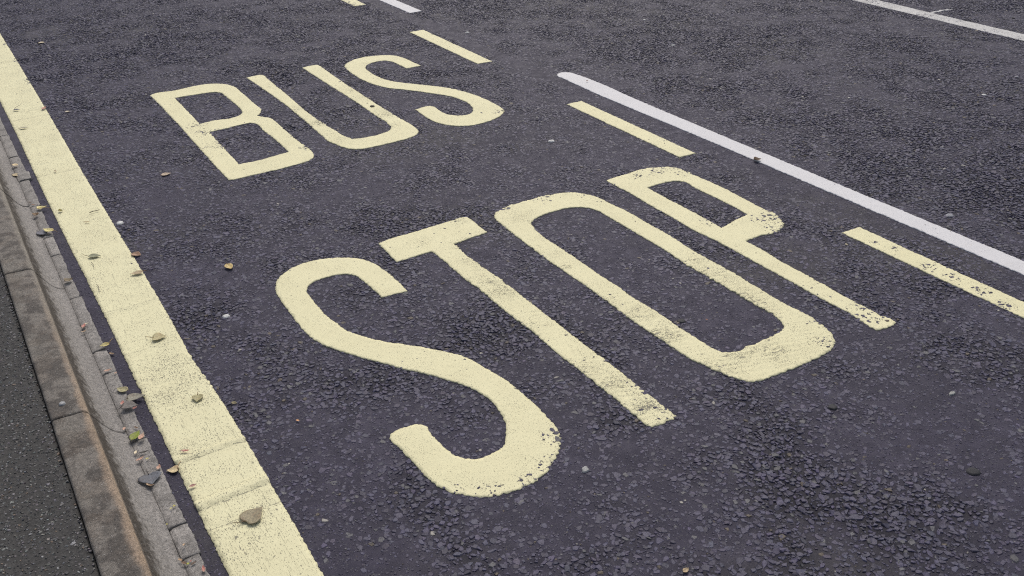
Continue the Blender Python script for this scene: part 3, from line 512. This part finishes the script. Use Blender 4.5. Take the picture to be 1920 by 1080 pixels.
dash(6.140, 5.146, 'yellow dash beyond the word BUS and short of the far white line end', 2.962, 3.069)
dash(4.162, 3.180, 'yellow dash beside the rounded end of the long white line')
dash(2.180, 1.19, 'nearest yellow dash with pitted right edge, right of the letter P', 2.946, 3.044)
WG = 'white lane line marks'
paint('painted_lane_line', [[(3.338, .66, 1), (3.234, .66, 1), (3.232, 3.2), (3.2335, 4.56), (3.238, 4.640), (3.262, 4.672), (3.290, 4.680), (3.322, 4.672), (3.344, 4.645), (3.350, 4.60), (3.345, 3.9), (3.337, 2.6)]],
      M_WHT, 'long white line with a rounded far end to the right of the words', WG)
paint('painted_lane_line', quad([(3.240, 10.66), (3.344, 10.66), (3.345, 6.669), (3.235, 6.663)]), M_WHT, 'white line whose near end shows at the top edge of the photo', WG)
cl = [[(6.262, 3.0, 1), (6.270, 3.6), (6.303, 4.6), (6.310, 5.0), (6.318, 6.0, 1), (6.485, 6.0, 1), (6.471, 4.85), (6.445, 4.30), (6.425, 3.55), (6.418, 3.0, 1)]]
paint('painted_centre_line', cl, M_WHT2, 'worn greyish white line in the upper right corner', pitch=.012, wear0=.2, crack0=.15, rag=.004)
paint('paint_dribble', [[(6.45, 4.335, 1), (6.49, 4.335), (6.53, 4.325), (6.57, 4.335), (6.61, 4.325), (6.66, 4.31), (6.665, 4.295), (6.61, 4.30), (6.57, 4.310), (6.53, 4.302), (6.49, 4.312), (6.455, 4.305, 1)]],
      M_WHT2, 'short white paint dribble beside the worn line in the upper right corner', pitch=.01, cat='paint mark', wear0=.2)
RID = [(2.243, -.02, .008, .0050, .25), (2.031, .02, .016, .0060, .3), (1.925, .03, .004, -.0014, .7), (3.215, .0, .010, .0016, .25), (2.90, .0, .006, .0010, .2), (2.62, .03, .006, .0012, .3), (4.76, .02, .006, .0014, .4), (5.72, .02, .006, .0014, .35), (6.9, 0, .006, .0014, .3)]
paint('painted_edge_line', [[(YL0, .35, 1), (YL0 - .001, 1.6), (YL0, 2.3), (YL0 + .002, 3.2), (YL0 - .003, 3.9), (YL0 - .004, 4.6), (YL0, 5.4), (YL0 - .003, 6.2), (YL0, 10.6, 1), (YL1, 10.6, 1), (YL1 + .008, 5.9), (YL1 + .001, 4.4), (YL1, 3.0), (YL1 - .004, 2.725), (YL1 + .003, 2.56), (YL1, 1.6), (YL1, .35, 1)]],
      M_YLINE, 'broad continuous yellow line along the kerb, with ridges across it', pitch=.0095, ridges=RID, rag=.0022)

# ------------------------------------------------------------------ kerb stones, edging blocks, pavement
PROF = np.array([(-.010, -.10), (-.010, .100), (-.0085, .116), (-.004, .1205), (.012, .1215), (.040, .1212), (.066, .1205), (.076, .1190), (.0830, .1155), (.0875, .1085), (.0910, .0985), (.101, .080), (.115, .0545), (.130, .0310), (.143, .0165), (.153, .0100), (.161, .0065), (.167, .0050), (.1700, .0046), (.1702, -.03)])
def dense_prof(step=.0045):
    out = []
    for a, b in zip(PROF[:-1], PROF[1:]):
        k = max(1, int(np.hypot(*(b - a)) / step)) if a[1] > .0 and b[1] > -.01 else 1
        out += [a + (b - a) * t / k for t in range(k)]
    return np.array(out + [PROF[-1]])
def kerb_colour(x, y):
    x, y = np.broadcast_arrays(x, y)
    top = np.array((.180, .162, .142)); dk = np.array((.100, .089, .079)); rust = np.array((.33, .245, .175)); pale = np.array((.268, .251, .234)); stain = np.array((.066, .056, .047)); olive = np.array((.19, .175, .15))
    m = smooth(.42, .58, fbm(x, y, .05, 81, 6))[..., None]; m2 = smooth(.5, .75, fbm(x * 1.6, y, .16, 82, 3))[..., None]
    c = dk * m + top * (1 - m)
    c = c * (1 - .45 * m2) + olive * (.45 * m2)
    brown = smooth(.5, .66, fbm(x, y, .06, 87, 4))[..., None]
    c = c * (1 - .16 * brown) + np.array((.15, .105, .07)) * (.16 * brown)
    wob = .010 * (fbm(x, y, .07, 83, 3) - .5)
    nearf = smooth(3.6, 2.2, y)[..., None]
    r = (smooth(.060 + .012 * (1 - smooth(3.2, 1.8, y)), .078, x + wob * 1.6) * smooth(.0925, .0885, x) * (.45 + .7 * fbm(x, y, .045, 84, 3)))[..., None]
    edge = (np.exp(-((x - .086) / .0028) ** 2) * (.5 + .6 * fbm(x, y, .05, 89, 2)))[..., None]
    c = c * (1 - np.clip(r * .85, 0, 1)) + (rust * nearf + np.array((.24, .215, .18)) * (1 - nearf)) * np.clip(r * .85, 0, 1)
    c = c * (1 - np.clip(edge * .6, 0, 1)) + (np.array((.42, .32, .23)) * nearf + np.array((.33, .31, .28)) * (1 - nearf)) * np.clip(edge * .6, 0, 1)
    fx = np.maximum(x - .090, 0)
    streak = fbm(fx * 9 + y * 1.0, y * 3 - fx * 6, .05, 85, 3)
    ch = (pale * (.92 + .16 * fbm(x, y * .25, .03, 86, 3))[..., None])
    band = np.clip(1 - smooth(.008, .032, fx - .036 * (streak - .45)), 0, 1)[..., None]
    band2 = (.26 * smooth(.45, .72, fbm(x * 3, y * .22, .06, 88, 3)))[..., None]
    f = stain * band + ch * (1 - band)
    f = f * (1 - band2) + f * .66 * band2
    on = smooth(.0895, .0925, x)[..., None]
    c = c * (1 - on) + f * on
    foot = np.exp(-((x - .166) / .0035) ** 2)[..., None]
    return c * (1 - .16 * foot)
def kerb_mesh(y0, y1, org):
    pr = dense_prof(); n = len(pr)
    ys = np.concatenate([[y0, y0 + .002], np.linspace(y0 + .006, y1 - .006, max(2, int((y1 - y0) / .0065))), [y1 - .002, y1]])
    Yg, k = np.meshgrid(ys, np.arange(n), indexing='ij')
    X = pr[k, 0].copy(); Z = pr[k, 1].copy()
    e = np.minimum(Yg - y0, y1 - Yg)
    surf = (Z > -.005)
    s = pr[k, 0] + (.12 - pr[k, 1])
    rough = .0016 * (fbm(s, Yg, .012, 91, 2) - .5) + .003 * (fbm(s, Yg, .06, 92, 2) - .5)
    arr = np.exp(-((X - .086) / .006) ** 2)
    rough = rough - arr * .003 * smooth(.55, .8, fbm(Yg, Yg * 0, .05, 93, 3))
    Z = Z + surf * (rough - (.0010 + .0042 * (X < .087)) * smooth(.0045, 0, e))
    X = X + surf * .0015 * (fbm(Yg, s, .04, 94, 2) - .5)
    V = np.stack([X, Yg, Z], -1).reshape(-1, 3); m = len(ys)
    idx = np.arange(m * n).reshape(m, n)
    q = [tuple(t) for t in np.stack([idx[:-1, :-1], idx[:-1, 1:], idx[1:, 1:], idx[1:, :-1]], -1).reshape(-1, 4)[:, ::-1]]
    q += [tuple(idx[0, ::-1])[::-1], tuple(idx[-1, ::-1])]
    me = mesh_np('kerb_stone', V - np.array(org), faces=q, smooth_mask=np.array([True] * (len(q) - 2) + [False] * 2))
    me.materials.append(M_CONC)
    c = kerb_colour(X, Yg)
    jd = smooth(.008, 0, e)[..., None]
    set_col(me, (c * (1 - .5 * jd)).reshape(-1, 3))
    return me
KJ = [1.43, 2.465, 3.49, 4.385, 5.40]
KG = {1.43: .0015, 2.465: .0007, 3.49: .0010, 4.385: .0026, 5.40: .0015}
KL = ['rust edged kerb stone at the bottom left corner, nearest the camera', 'kerb stone with a grey gum spot, between the two clear joints', 'mottled kerb stone beyond the far clear joint, at the left edge of the photo', 'farthest kerb stone, only its sloping face showing at the left edge above the diagonal crack']
for (a, b), lb in zip(zip(KJ[:-1], KJ[1:]), KL):
    org = (.08, (a + b) / 2, 0)
    o = link(bpy.data.objects.new('kerb_stone', kerb_mesh(a + KG[a], b - KG[b], org))); o.location = org
    tag(o, lb, 'kerb stone', 'kerb stones along the road')
kme = [kerb_mesh(a + .0035, b - .0035, (0, 0, 0)) for a, b in ((.42, 1.43), (5.40, 6.42), (6.42, 7.44), (7.44, 11.5))]
for i, me in enumerate(kme):
    pass
def join_structure(name, meshes, label):
    import bmesh
    bm = bmesh.new()
    for me in meshes: bm.from_mesh(me)
    m = bpy.data.meshes.new(name); bm.to_mesh(m); bm.free(); m.materials.append(M_CONC)
    o = link(bpy.data.objects.new(name, m)); tag(o, label, kind='structure'); return o

def edging_mesh(y0, y1, org, top, w, tone, worn, seed):
    nx, ny = 15, max(6, int((y1 - y0) / .007))
    u = np.linspace(0, 1, nx); v = np.linspace(0, 1, ny)
    U, Vv = np.meshgrid(u, v)
    x0, x1 = .1703, .1703 + w - .0013
    Y = y0 + (y1 - y0) * Vv
    rag = .007 * (fbm(Y, Y * 0 + seed, .03, 101 + seed, 3) - .5) + .003 * (vnoise(Y / .006, Y * 0, 105 + seed) - .5)
    X = x0 + (x1 - x0) * U + rag * U ** 2
    e = np.minimum(np.minimum(Y - y0, y1 - Y), (1 - U) * w)
    Z = (.0055 + .32 * top) * (.55 + .45 * smooth(0, .25, U)) + .0022 * (fbm(X, Y, .02, 107 + seed, 3) - .5) - .0010 * smooth(.004, 0, e) - .010 * .5 * smooth(.03, 0, (Y - y0)) * worn * U - worn * .006 * smooth(.05, 0, y1 - Y)
    V = np.stack([X, Y, Z], -1).reshape(-1, 3)
    idx = np.arange(nx * ny).reshape(ny, nx)
    q = [tuple(t) for t in np.stack([idx[:-1, :-1], idx[:-1, 1:], idx[1:, 1:], idx[1:, :-1]], -1).reshape(-1, 4)]
    ring = list(idx[0, :]) + list(idx[1:, -1]) + list(idx[-1, -2::-1]) + list(idx[-2:0:-1, 0])
    n0 = len(V); low = V[ring].copy(); low[:, 2] = -.03
    q += [(ring[(i + 1) % len(ring)], ring[i], n0 + i, n0 + (i + 1) % len(ring)) for i in range(len(ring))]
    me = mesh_np('edging_block', np.concatenate([V, low]) - np.array(org), faces=q, smooth_mask=np.array([True] * ((nx-1)*(ny-1)) + [False] * len(ring)))
    me.materials.append(M_CONC)
    base = np.array((.262, .246, .229)) * tone
    c = base * (.82 + .42 * fbm(X, Y, .04, 111 + seed, 3))[..., None]
    dkp = smooth(.58, .75, fbm(X, Y, .05, 113 + seed, 3))[..., None]
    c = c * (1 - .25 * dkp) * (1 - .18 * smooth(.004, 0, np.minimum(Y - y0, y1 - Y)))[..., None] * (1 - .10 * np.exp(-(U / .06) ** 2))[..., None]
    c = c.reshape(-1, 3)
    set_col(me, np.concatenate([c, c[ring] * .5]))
    return me
EB = [(1.40, 1.835, .010, .044, .9, 0, 'edging block at the very bottom beside the litter filled hollow'),
      (1.853, 1.976, .020, .049, 1.12, 1, 'short pale worn edging block with a rounded end above the litter hollow'),
      (1.981, 2.392, .011, .046, 1.0, 0, 'edging block carrying the slate heart shaped leaf'),
      (2.397, 2.80, .013, .0445, .97, 0, 'edging block under the pair of large dark leaves'),
      (2.803, 2.958, .018, .046, 1.1, .6, 'short pale edging block just below the cupped olive leaf'),
      (2.963, 3.382, .011, .043, .98, 0, 'edging block with two red petals on it, above the cupped leaf'),
      (3.387, 3.792, .011, .039, .97, 0, 'edging block carrying the dark brown crumpled leaf'),
      (3.797, 3.985, .019, .039, 1.14, .5, 'short light grey edging block below the slate and yellow green leaves'),
      (3.99, 4.362, .011, .041, 1.0, 0, 'edging block with the pale bent leaf, nearer side of the kerb crack'),
      (4.367, 4.712, .009, .046, .95, 0, 'edging block between the kerb crack and the raised block'),
      (4.716, 4.815, .028, .060, 1.15, 0, 'small raised light block jutting out of the edging at the left edge'),
      (4.82, 5.08, .011, .050, .95, .3, 'crumbled edging block beyond the raised block'),
      (5.085, 5.45, .013, .047, 1.0, 0, 'farthest edging block at the left edge beside the yellow line')]
for i, (a, b, t, w_, tone, wn, lb) in enumerate(EB):
    b = EB[i + 1][0] - .0014 if i + 1 < len(EB) else b
    org = (.19, (a + b) / 2, 0)
    o = link(bpy.data.objects.new('edging_block', edging_mesh(a, b, org, t, w_, tone, wn, i))); o.location = org
    tag(o, lb, 'edging block', 'concrete edging blocks of the gutter')
eme = [edging_mesh(a, b, (0, 0, 0), .011, .045, 1, 0, 30 + i) for i, (a, b) in enumerate(((.3, .95), (.955, 1.395), (5.455, 6.2), (6.205, 8.0), (8.005, 11.5)))]
join_structure('kerb', kme + eme, 'concrete kerb continuing beyond the photo')
# dirt bed seen in the joints
bp = np.array([(-.03, -.12), (-.012, .098), (.06, .100), (.083, .092), (.098, .060), (.125, .018), (.150, -.004), (.168, -.008), (.195, -.012), (.215, -.010), (.215, -.12)])
bv = np.array([(x, y, z) for y in (-8.0, 40.0) for x, z in bp]); nb = len(bp)
bme = mesh_np('gutter_bed', bv, faces=[(i + 1, i, nb + i, nb + i + 1) for i in range(nb - 1)]); bme.materials.append(M_BED)
tag(link(bpy.data.objects.new('gutter_bed', bme)), 'dark dirt in the joints of the kerb', kind='structure')

def build_pavement():
    st = .012
    xs, ys = np.linspace(-1.1, -.0108, 92), np.arange(.5, 5.0, st)
    X, Y = np.meshgrid(xs, ys); nx, ny = len(xs), len(ys)
    def pz(x, y): return .1135 + .0022 * (fbm(x, y, .03, 121, 3) - .5) - .005 * smooth(-.022, -.010, x + .008 * (fbm(y, x * 0, .02, 122, 2) - .5))
    Z = pz(X, Y); Z[:, -1] -= .004
    V = np.stack([X, Y, Z], -1).reshape(-1, 3)
    idx = np.arange(nx * ny).reshape(ny, nx)
    q = np.stack([idx[:-1, :-1], idx[:-1, 1:], idx[1:, 1:], idx[1:, :-1]], -1).reshape(-1, 4)
    x0, x1, y0, y1 = xs[0], xs[-1], ys[0], ys[-1]; B = 220; n0 = len(V); h = .112
    ex = np.array([(-B, -B, h), (x1, -B, h), (x1, y0, h), (-B, y0, h), (-B, y1, h), (x1, y1, h), (x1, B, h), (-B, B, h), (x0, y0, h), (x0, y1, h)])
    V = np.concatenate([V, ex]); q = np.concatenate([q, np.array([(0, 1, 2, 3), (4, 5, 6, 7), (3, 8, 9, 4)]) + n0])
    N = 52000
    cx, cy = RNG.uniform(-1.05, -.013, N), RNG.uniform(.7, 4.8, N)
    u, v, dep = project(cx, cy, .11)
    ok = (dep > .3) & (u > -330) & (v > 250) & (v < 1330); cx, cy = cx[ok], cy[ok]; N = len(cx)
    a = RNG.uniform(.0017, .0042, N) * np.where(RNG.random(N) < .12, 1.6, 1); b = a * RNG.uniform(.55, .95, N)
    SV, sl, ss = make_stones(cx, cy, pz(cx, cy) + .0004 + .0012 * RNG.random(N), a, b, np.full(N, .22), np.full(N, .0003), np.full(N, .004))
    g = RNG.gamma(3.2, 1 / 3.2, (N, 1)); col = np.array((.098, .096, .096)) * np.clip(g, .35, 2.8) * (1 + RNG.normal(0, .05, (N, 3)))
    t = RNG.random(N); col[t < .03] = np.array((.15, .11, .08))
    pl = (t > .03) & (t < .065); col[pl] = (.26, .26, .27)
    n1 = len(V); loops = np.concatenate([q.ravel(), sl + n1]); sizes = np.concatenate([np.full(len(q), 4), ss])
    mi = np.concatenate([np.zeros(len(q), int), np.ones(len(ss), int)])
    me = mesh_np('pavement', np.concatenate([V, SV]), loops=loops, sizes=sizes, mat_idx=mi, smooth_mask=mi == 0)
    me.materials.append(M_PAVE); me.materials.append(M_GRIT)
    c = np.full((n1 + len(SV), 3), .05); c[n1:] = np.repeat(np.clip(col, .01, 1), 18, 0); set_col(me, c)
    tag(link(bpy.data.objects.new('pavement', me)), 'dark gritty asphalt pavement behind the kerb', kind='structure')
    print('pavement grit', N)
build_pavement()

# ------------------------------------------------------------------ fallen leaves and litter
SH = {'ovate': ([0, .05, .15, .3, .45, .6, .75, .87, .95, 1], [.03, .34, .76, .98, 1, .84, .55, .27, .10, .01]),
      'heart': ([0, .04, .12, .25, .4, .55, .7, .82, .92, 1], [.34, .70, .96, 1, .93, .74, .47, .24, .09, .01])}
def blade_mesh(L, ratio, shape, col, curl, fold, seed, nu=16, nv=11, thick=.00045):
    rg = np.random.default_rng(seed)
    u = np.linspace(0, 1, nu); v = np.linspace(-1, 1, nv)
    U, V = np.meshgrid(u, v, indexing='ij')
    hw = np.interp(U, *SH[shape]) * L * ratio * .5
    hw = hw * (1 + .10 * (vnoise(U * 7 + seed, np.sign(V) * 3 + seed, 5) - .5))
    x = U * L - (.06 * L * V ** 2 * (1 - smooth(0, .15, U)) if shape == 'heart' else 0)
    bend = (rg.random() - .5) * .25 * L
    y = V * hw + bend * U * (1 - U)
    z = fold * np.abs(V) ** 1.3 * hw + curl * L * (U - .45) ** 2 * 1.3 + curl * .5 * np.abs(V) ** 2 * hw
    z = z + .05 * L * (.3 + curl) * (vnoise(U * 4 + seed, V * 2.2, 7) - .5) * (np.abs(V) + .3)
    top = np.stack([x, y, z], -1).reshape(-1, 3)
    bot = top.copy(); bot[:, 2] -= thick
    P = np.concatenate([top, bot]); n = nu * nv
    idx = np.arange(n).reshape(nu, nv)
    q = np.stack([idx[:-1, :-1], idx[1:, :-1], idx[1:, 1:], idx[:-1, 1:]], -1).reshape(-1, 4)
    f = [tuple(t) for t in q] + [tuple(t[::-1] + n) for t in q]
    ring = list(idx[:, 0]) + list(idx[-1, 1:]) + list(idx[-2::-1, -1]) + list(idx[0, -2:0:-1])
    f += [(ring[(i + 1) % len(ring)], ring[i], ring[i] + n, ring[(i + 1) % len(ring)] + n) for i in range(len(ring))]
    c = np.array(col) * (.95 + .5 * fbm(U * 3 + seed, V * 2, 1.0, seed % 50, 3))[..., None]
    blot = smooth(.56, .7, fbm(U * 4 + seed * 2, V * 3, 1.0, 3 + seed % 40, 3))[..., None]
    c = c * (1 - .4 * blot) + np.array(col) * np.array((.85, .62, .5)) * (.4 * blot)
    c = np.where((np.abs(V) < .12)[..., None], c * 1.25, c)
    sv = (np.abs(((U * 9 - np.abs(V) * 1.6) % 1.0) - .5) < .12)[..., None]
    c = np.where(sv, c * 1.10, c)
    return P, f, np.concatenate([c.reshape(-1, 3), c.reshape(-1, 3) * .8])
def tube(pts, r, n=6):
    pts = [Vector(p) for p in pts]; V, F = [], []
    for i, p in enumerate(pts):
        t = (pts[min(i + 1, len(pts) - 1)] - pts[max(i - 1, 0)]).normalized()
        s = t.cross(Vector((0, 0, 1))).normalized(); w = s.cross(t)
        rr = r * (1.25 if i == 0 else 1) * (1 if i < len(pts) - 1 else .7)
        V += [p + rr * (math.cos(2 * math.pi * k / n) * s + math.sin(2 * math.pi * k / n) * w) for k in range(n)]
    for i in range(len(pts) - 1):
        F += [(i * n + k, i * n + (k + 1) % n, (i + 1) * n + (k + 1) % n, (i + 1) * n + k) for k in range(n)]
    F += [tuple(range(n))[::-1], tuple(range((len(pts) - 1) * n, len(pts) * n))]
    return np.array([tuple(v) for v in V]), F
def rotz(P, a):
    c, s = math.cos(a), math.sin(a)
    Q = P.copy(); Q[:, 0], Q[:, 1] = P[:, 0] * c - P[:, 1] * s, P[:, 0] * s + P[:, 1] * c
    return Q
def coloured(name, P, f, c, mat, sm=True):
    me = mesh_np(name, P, faces=f, smooth_mask=sm); me.materials.append(mat); set_col(me, c); return me
for i, (lb, b, t, z, ratio, shape, col, stem, curl, fold) in enumerate(LEAF):
    dx, dy = t[0] - b[0], t[1] - b[1]; L = math.hypot(dx, dy); a = math.atan2(dy, dx)
    col = (col[0] * 1.08, col[1] * 1.04, col[2] * .95) if col[0] > col[2] else col
    P, f, c = blade_mesh(L, ratio, shape, col, curl * .7, fold * .75, 100 + i)
    P = rotz(P, a); P[:, 2] -= P[:, 2].min() - .0005
    e = bpy.data.objects.new('fallen_leaf', None); link(e); e.location = (b[0], b[1], z); e.empty_display_size = .02
    tag(e, lb, 'leaf', 'fallen leaves along the gutter and road')
    link(bpy.data.objects.new('blade', coloured('blade', P, f, c, M_LEAF)), e)
    zb = float(P[5, 2])
    if stem:
        sx, sy = stem[0] - b[0], stem[1] - b[1]
        end = (sx, sy, max(.001, min(.006, zb * .8)))
    else:
        end = (-math.cos(a + .3) * L * .16, -math.sin(a + .3) * L * .16, max(.001, zb * .7))
    mid = (end[0] * .5 - end[1] * .08, end[1] * .5 + end[0] * .08, (zb + end[2]) / 2 + .0015)
    SP, SF = tube([(math.cos(a) * L * .05, math.sin(a) * L * .05, zb), mid, end], .0009 if L > .03 else .0006)
    sc_ = np.tile(np.array(col) * np.array((.75, .55, .45)), (len(SP), 1))
    link(bpy.data.objects.new('stem', coloured('stem', SP, SF, sc_, M_LEAF)), e)
PGRP = {'petal': 'fallen petals in the gutter', 'leaf_scrap': 'scraps of dry leaf on the ground', 'twig': 'thin twigs and straws'}
for i, (nm, lb, b, t, z, ratio, col) in enumerate(PETAL):
    dx, dy = t[0] - b[0], t[1] - b[1]; L = math.hypot(dx, dy); a = math.atan2(dy, dx)
    P, f, c = blade_mesh(L, ratio, 'ovate', col, .25 + .35 * ((i * 37) % 10) / 10, .3, 400 + i, 9, 7)
    if nm == 'petal':
        k = smooth(.55, 1.0, P[:, 0] / L)[:, None] if i % 2 else smooth(.5, 0, P[:, 0] / L)[:, None]
        c = c * (1 - .6 * k) + np.array((.6, .5, .38)) * (.6 * k)
    P = rotz(P, a); P[:, 2] -= P[:, 2].min() - .0005
    o = link(bpy.data.objects.new(nm, coloured(nm, P, f, c, M_LEAF))); o.location = (b[0], b[1], z)
    tag(o, lb, 'petal' if nm == 'petal' else 'leaf scrap', PGRP[nm])
for i, (nm, lb, b, t, z, r, col) in enumerate(TWIG):
    ex, ey = t[0] - b[0], t[1] - b[1]
    P, f = tube([(0, 0, r), (ex * .35 - ey * .05, ey * .35 + ex * .05, r * 1.3), (ex * .7, ey * .7, r), (ex, ey, r * 1.2)], r)
    o = link(bpy.data.objects.new(nm, coloured(nm, P, f, np.tile(np.array(col), (len(P), 1)), M_LEAF))); o.location = (b[0], b[1], z)
    tag(o, lb, 'twig', PGRP[nm])
for i, (lb, cxy, z, r, col, q) in enumerate(GUM):
    n, rings = 22, (1.0, .86, .5); rg = np.random.default_rng(900 + i)
    th = np.linspace(0, 2 * math.pi, n, endpoint=False)
    spl = 'splayed' in lb
    rad = r * (1 + (.7 if spl else .28) * (vnoise(th * (2.6 if spl else 1.2) + i * 7, th * 0, 131) - .5)) * (1 + .12 * (rg.random(n) - .5))
    P, hz = [], (0.0, .0009, .0013) if 'ring' not in lb else (0.0, .0026, .0012)
    black = sum(col) < .2
    for s, h in zip(rings, hz):
        P += [(s * rad[k] * math.cos(th[k]), s * rad[k] * math.sin(th[k]) * q, h * (.12 if black else 1)) for k in range(n)]
    P.append((0, 0, hz[2] * (.12 if black else 1.02)))
    P = np.array(P); P[n:, 2] += .0006 * (rg.random(len(P) - n) - .5); P[:n, 2] = -.003
    f = [(a * n + k, a * n + (k + 1) % n, (a + 1) * n + (k + 1) % n, (a + 1) * n + k) for a in range(2) for k in range(n)]
    f += [(2 * n + k, 2 * n + (k + 1) % n, 3 * n) for k in range(n)]
    c = np.tile(np.array(col), (len(P), 1)) * (.85 + .3 * rg.random((len(P), 1)))
    if 'ring' in lb: c[3 * n] *= .45
    o = link(bpy.data.objects.new('chewing_gum', coloured('chewing_gum', P, f, c, M_GUM))); o.location = (cxy[0], cxy[1], z + (.0022 if sum(col) > .2 else .0026))
    tag(o, lb, 'chewing gum', 'trodden chewing gum spots')
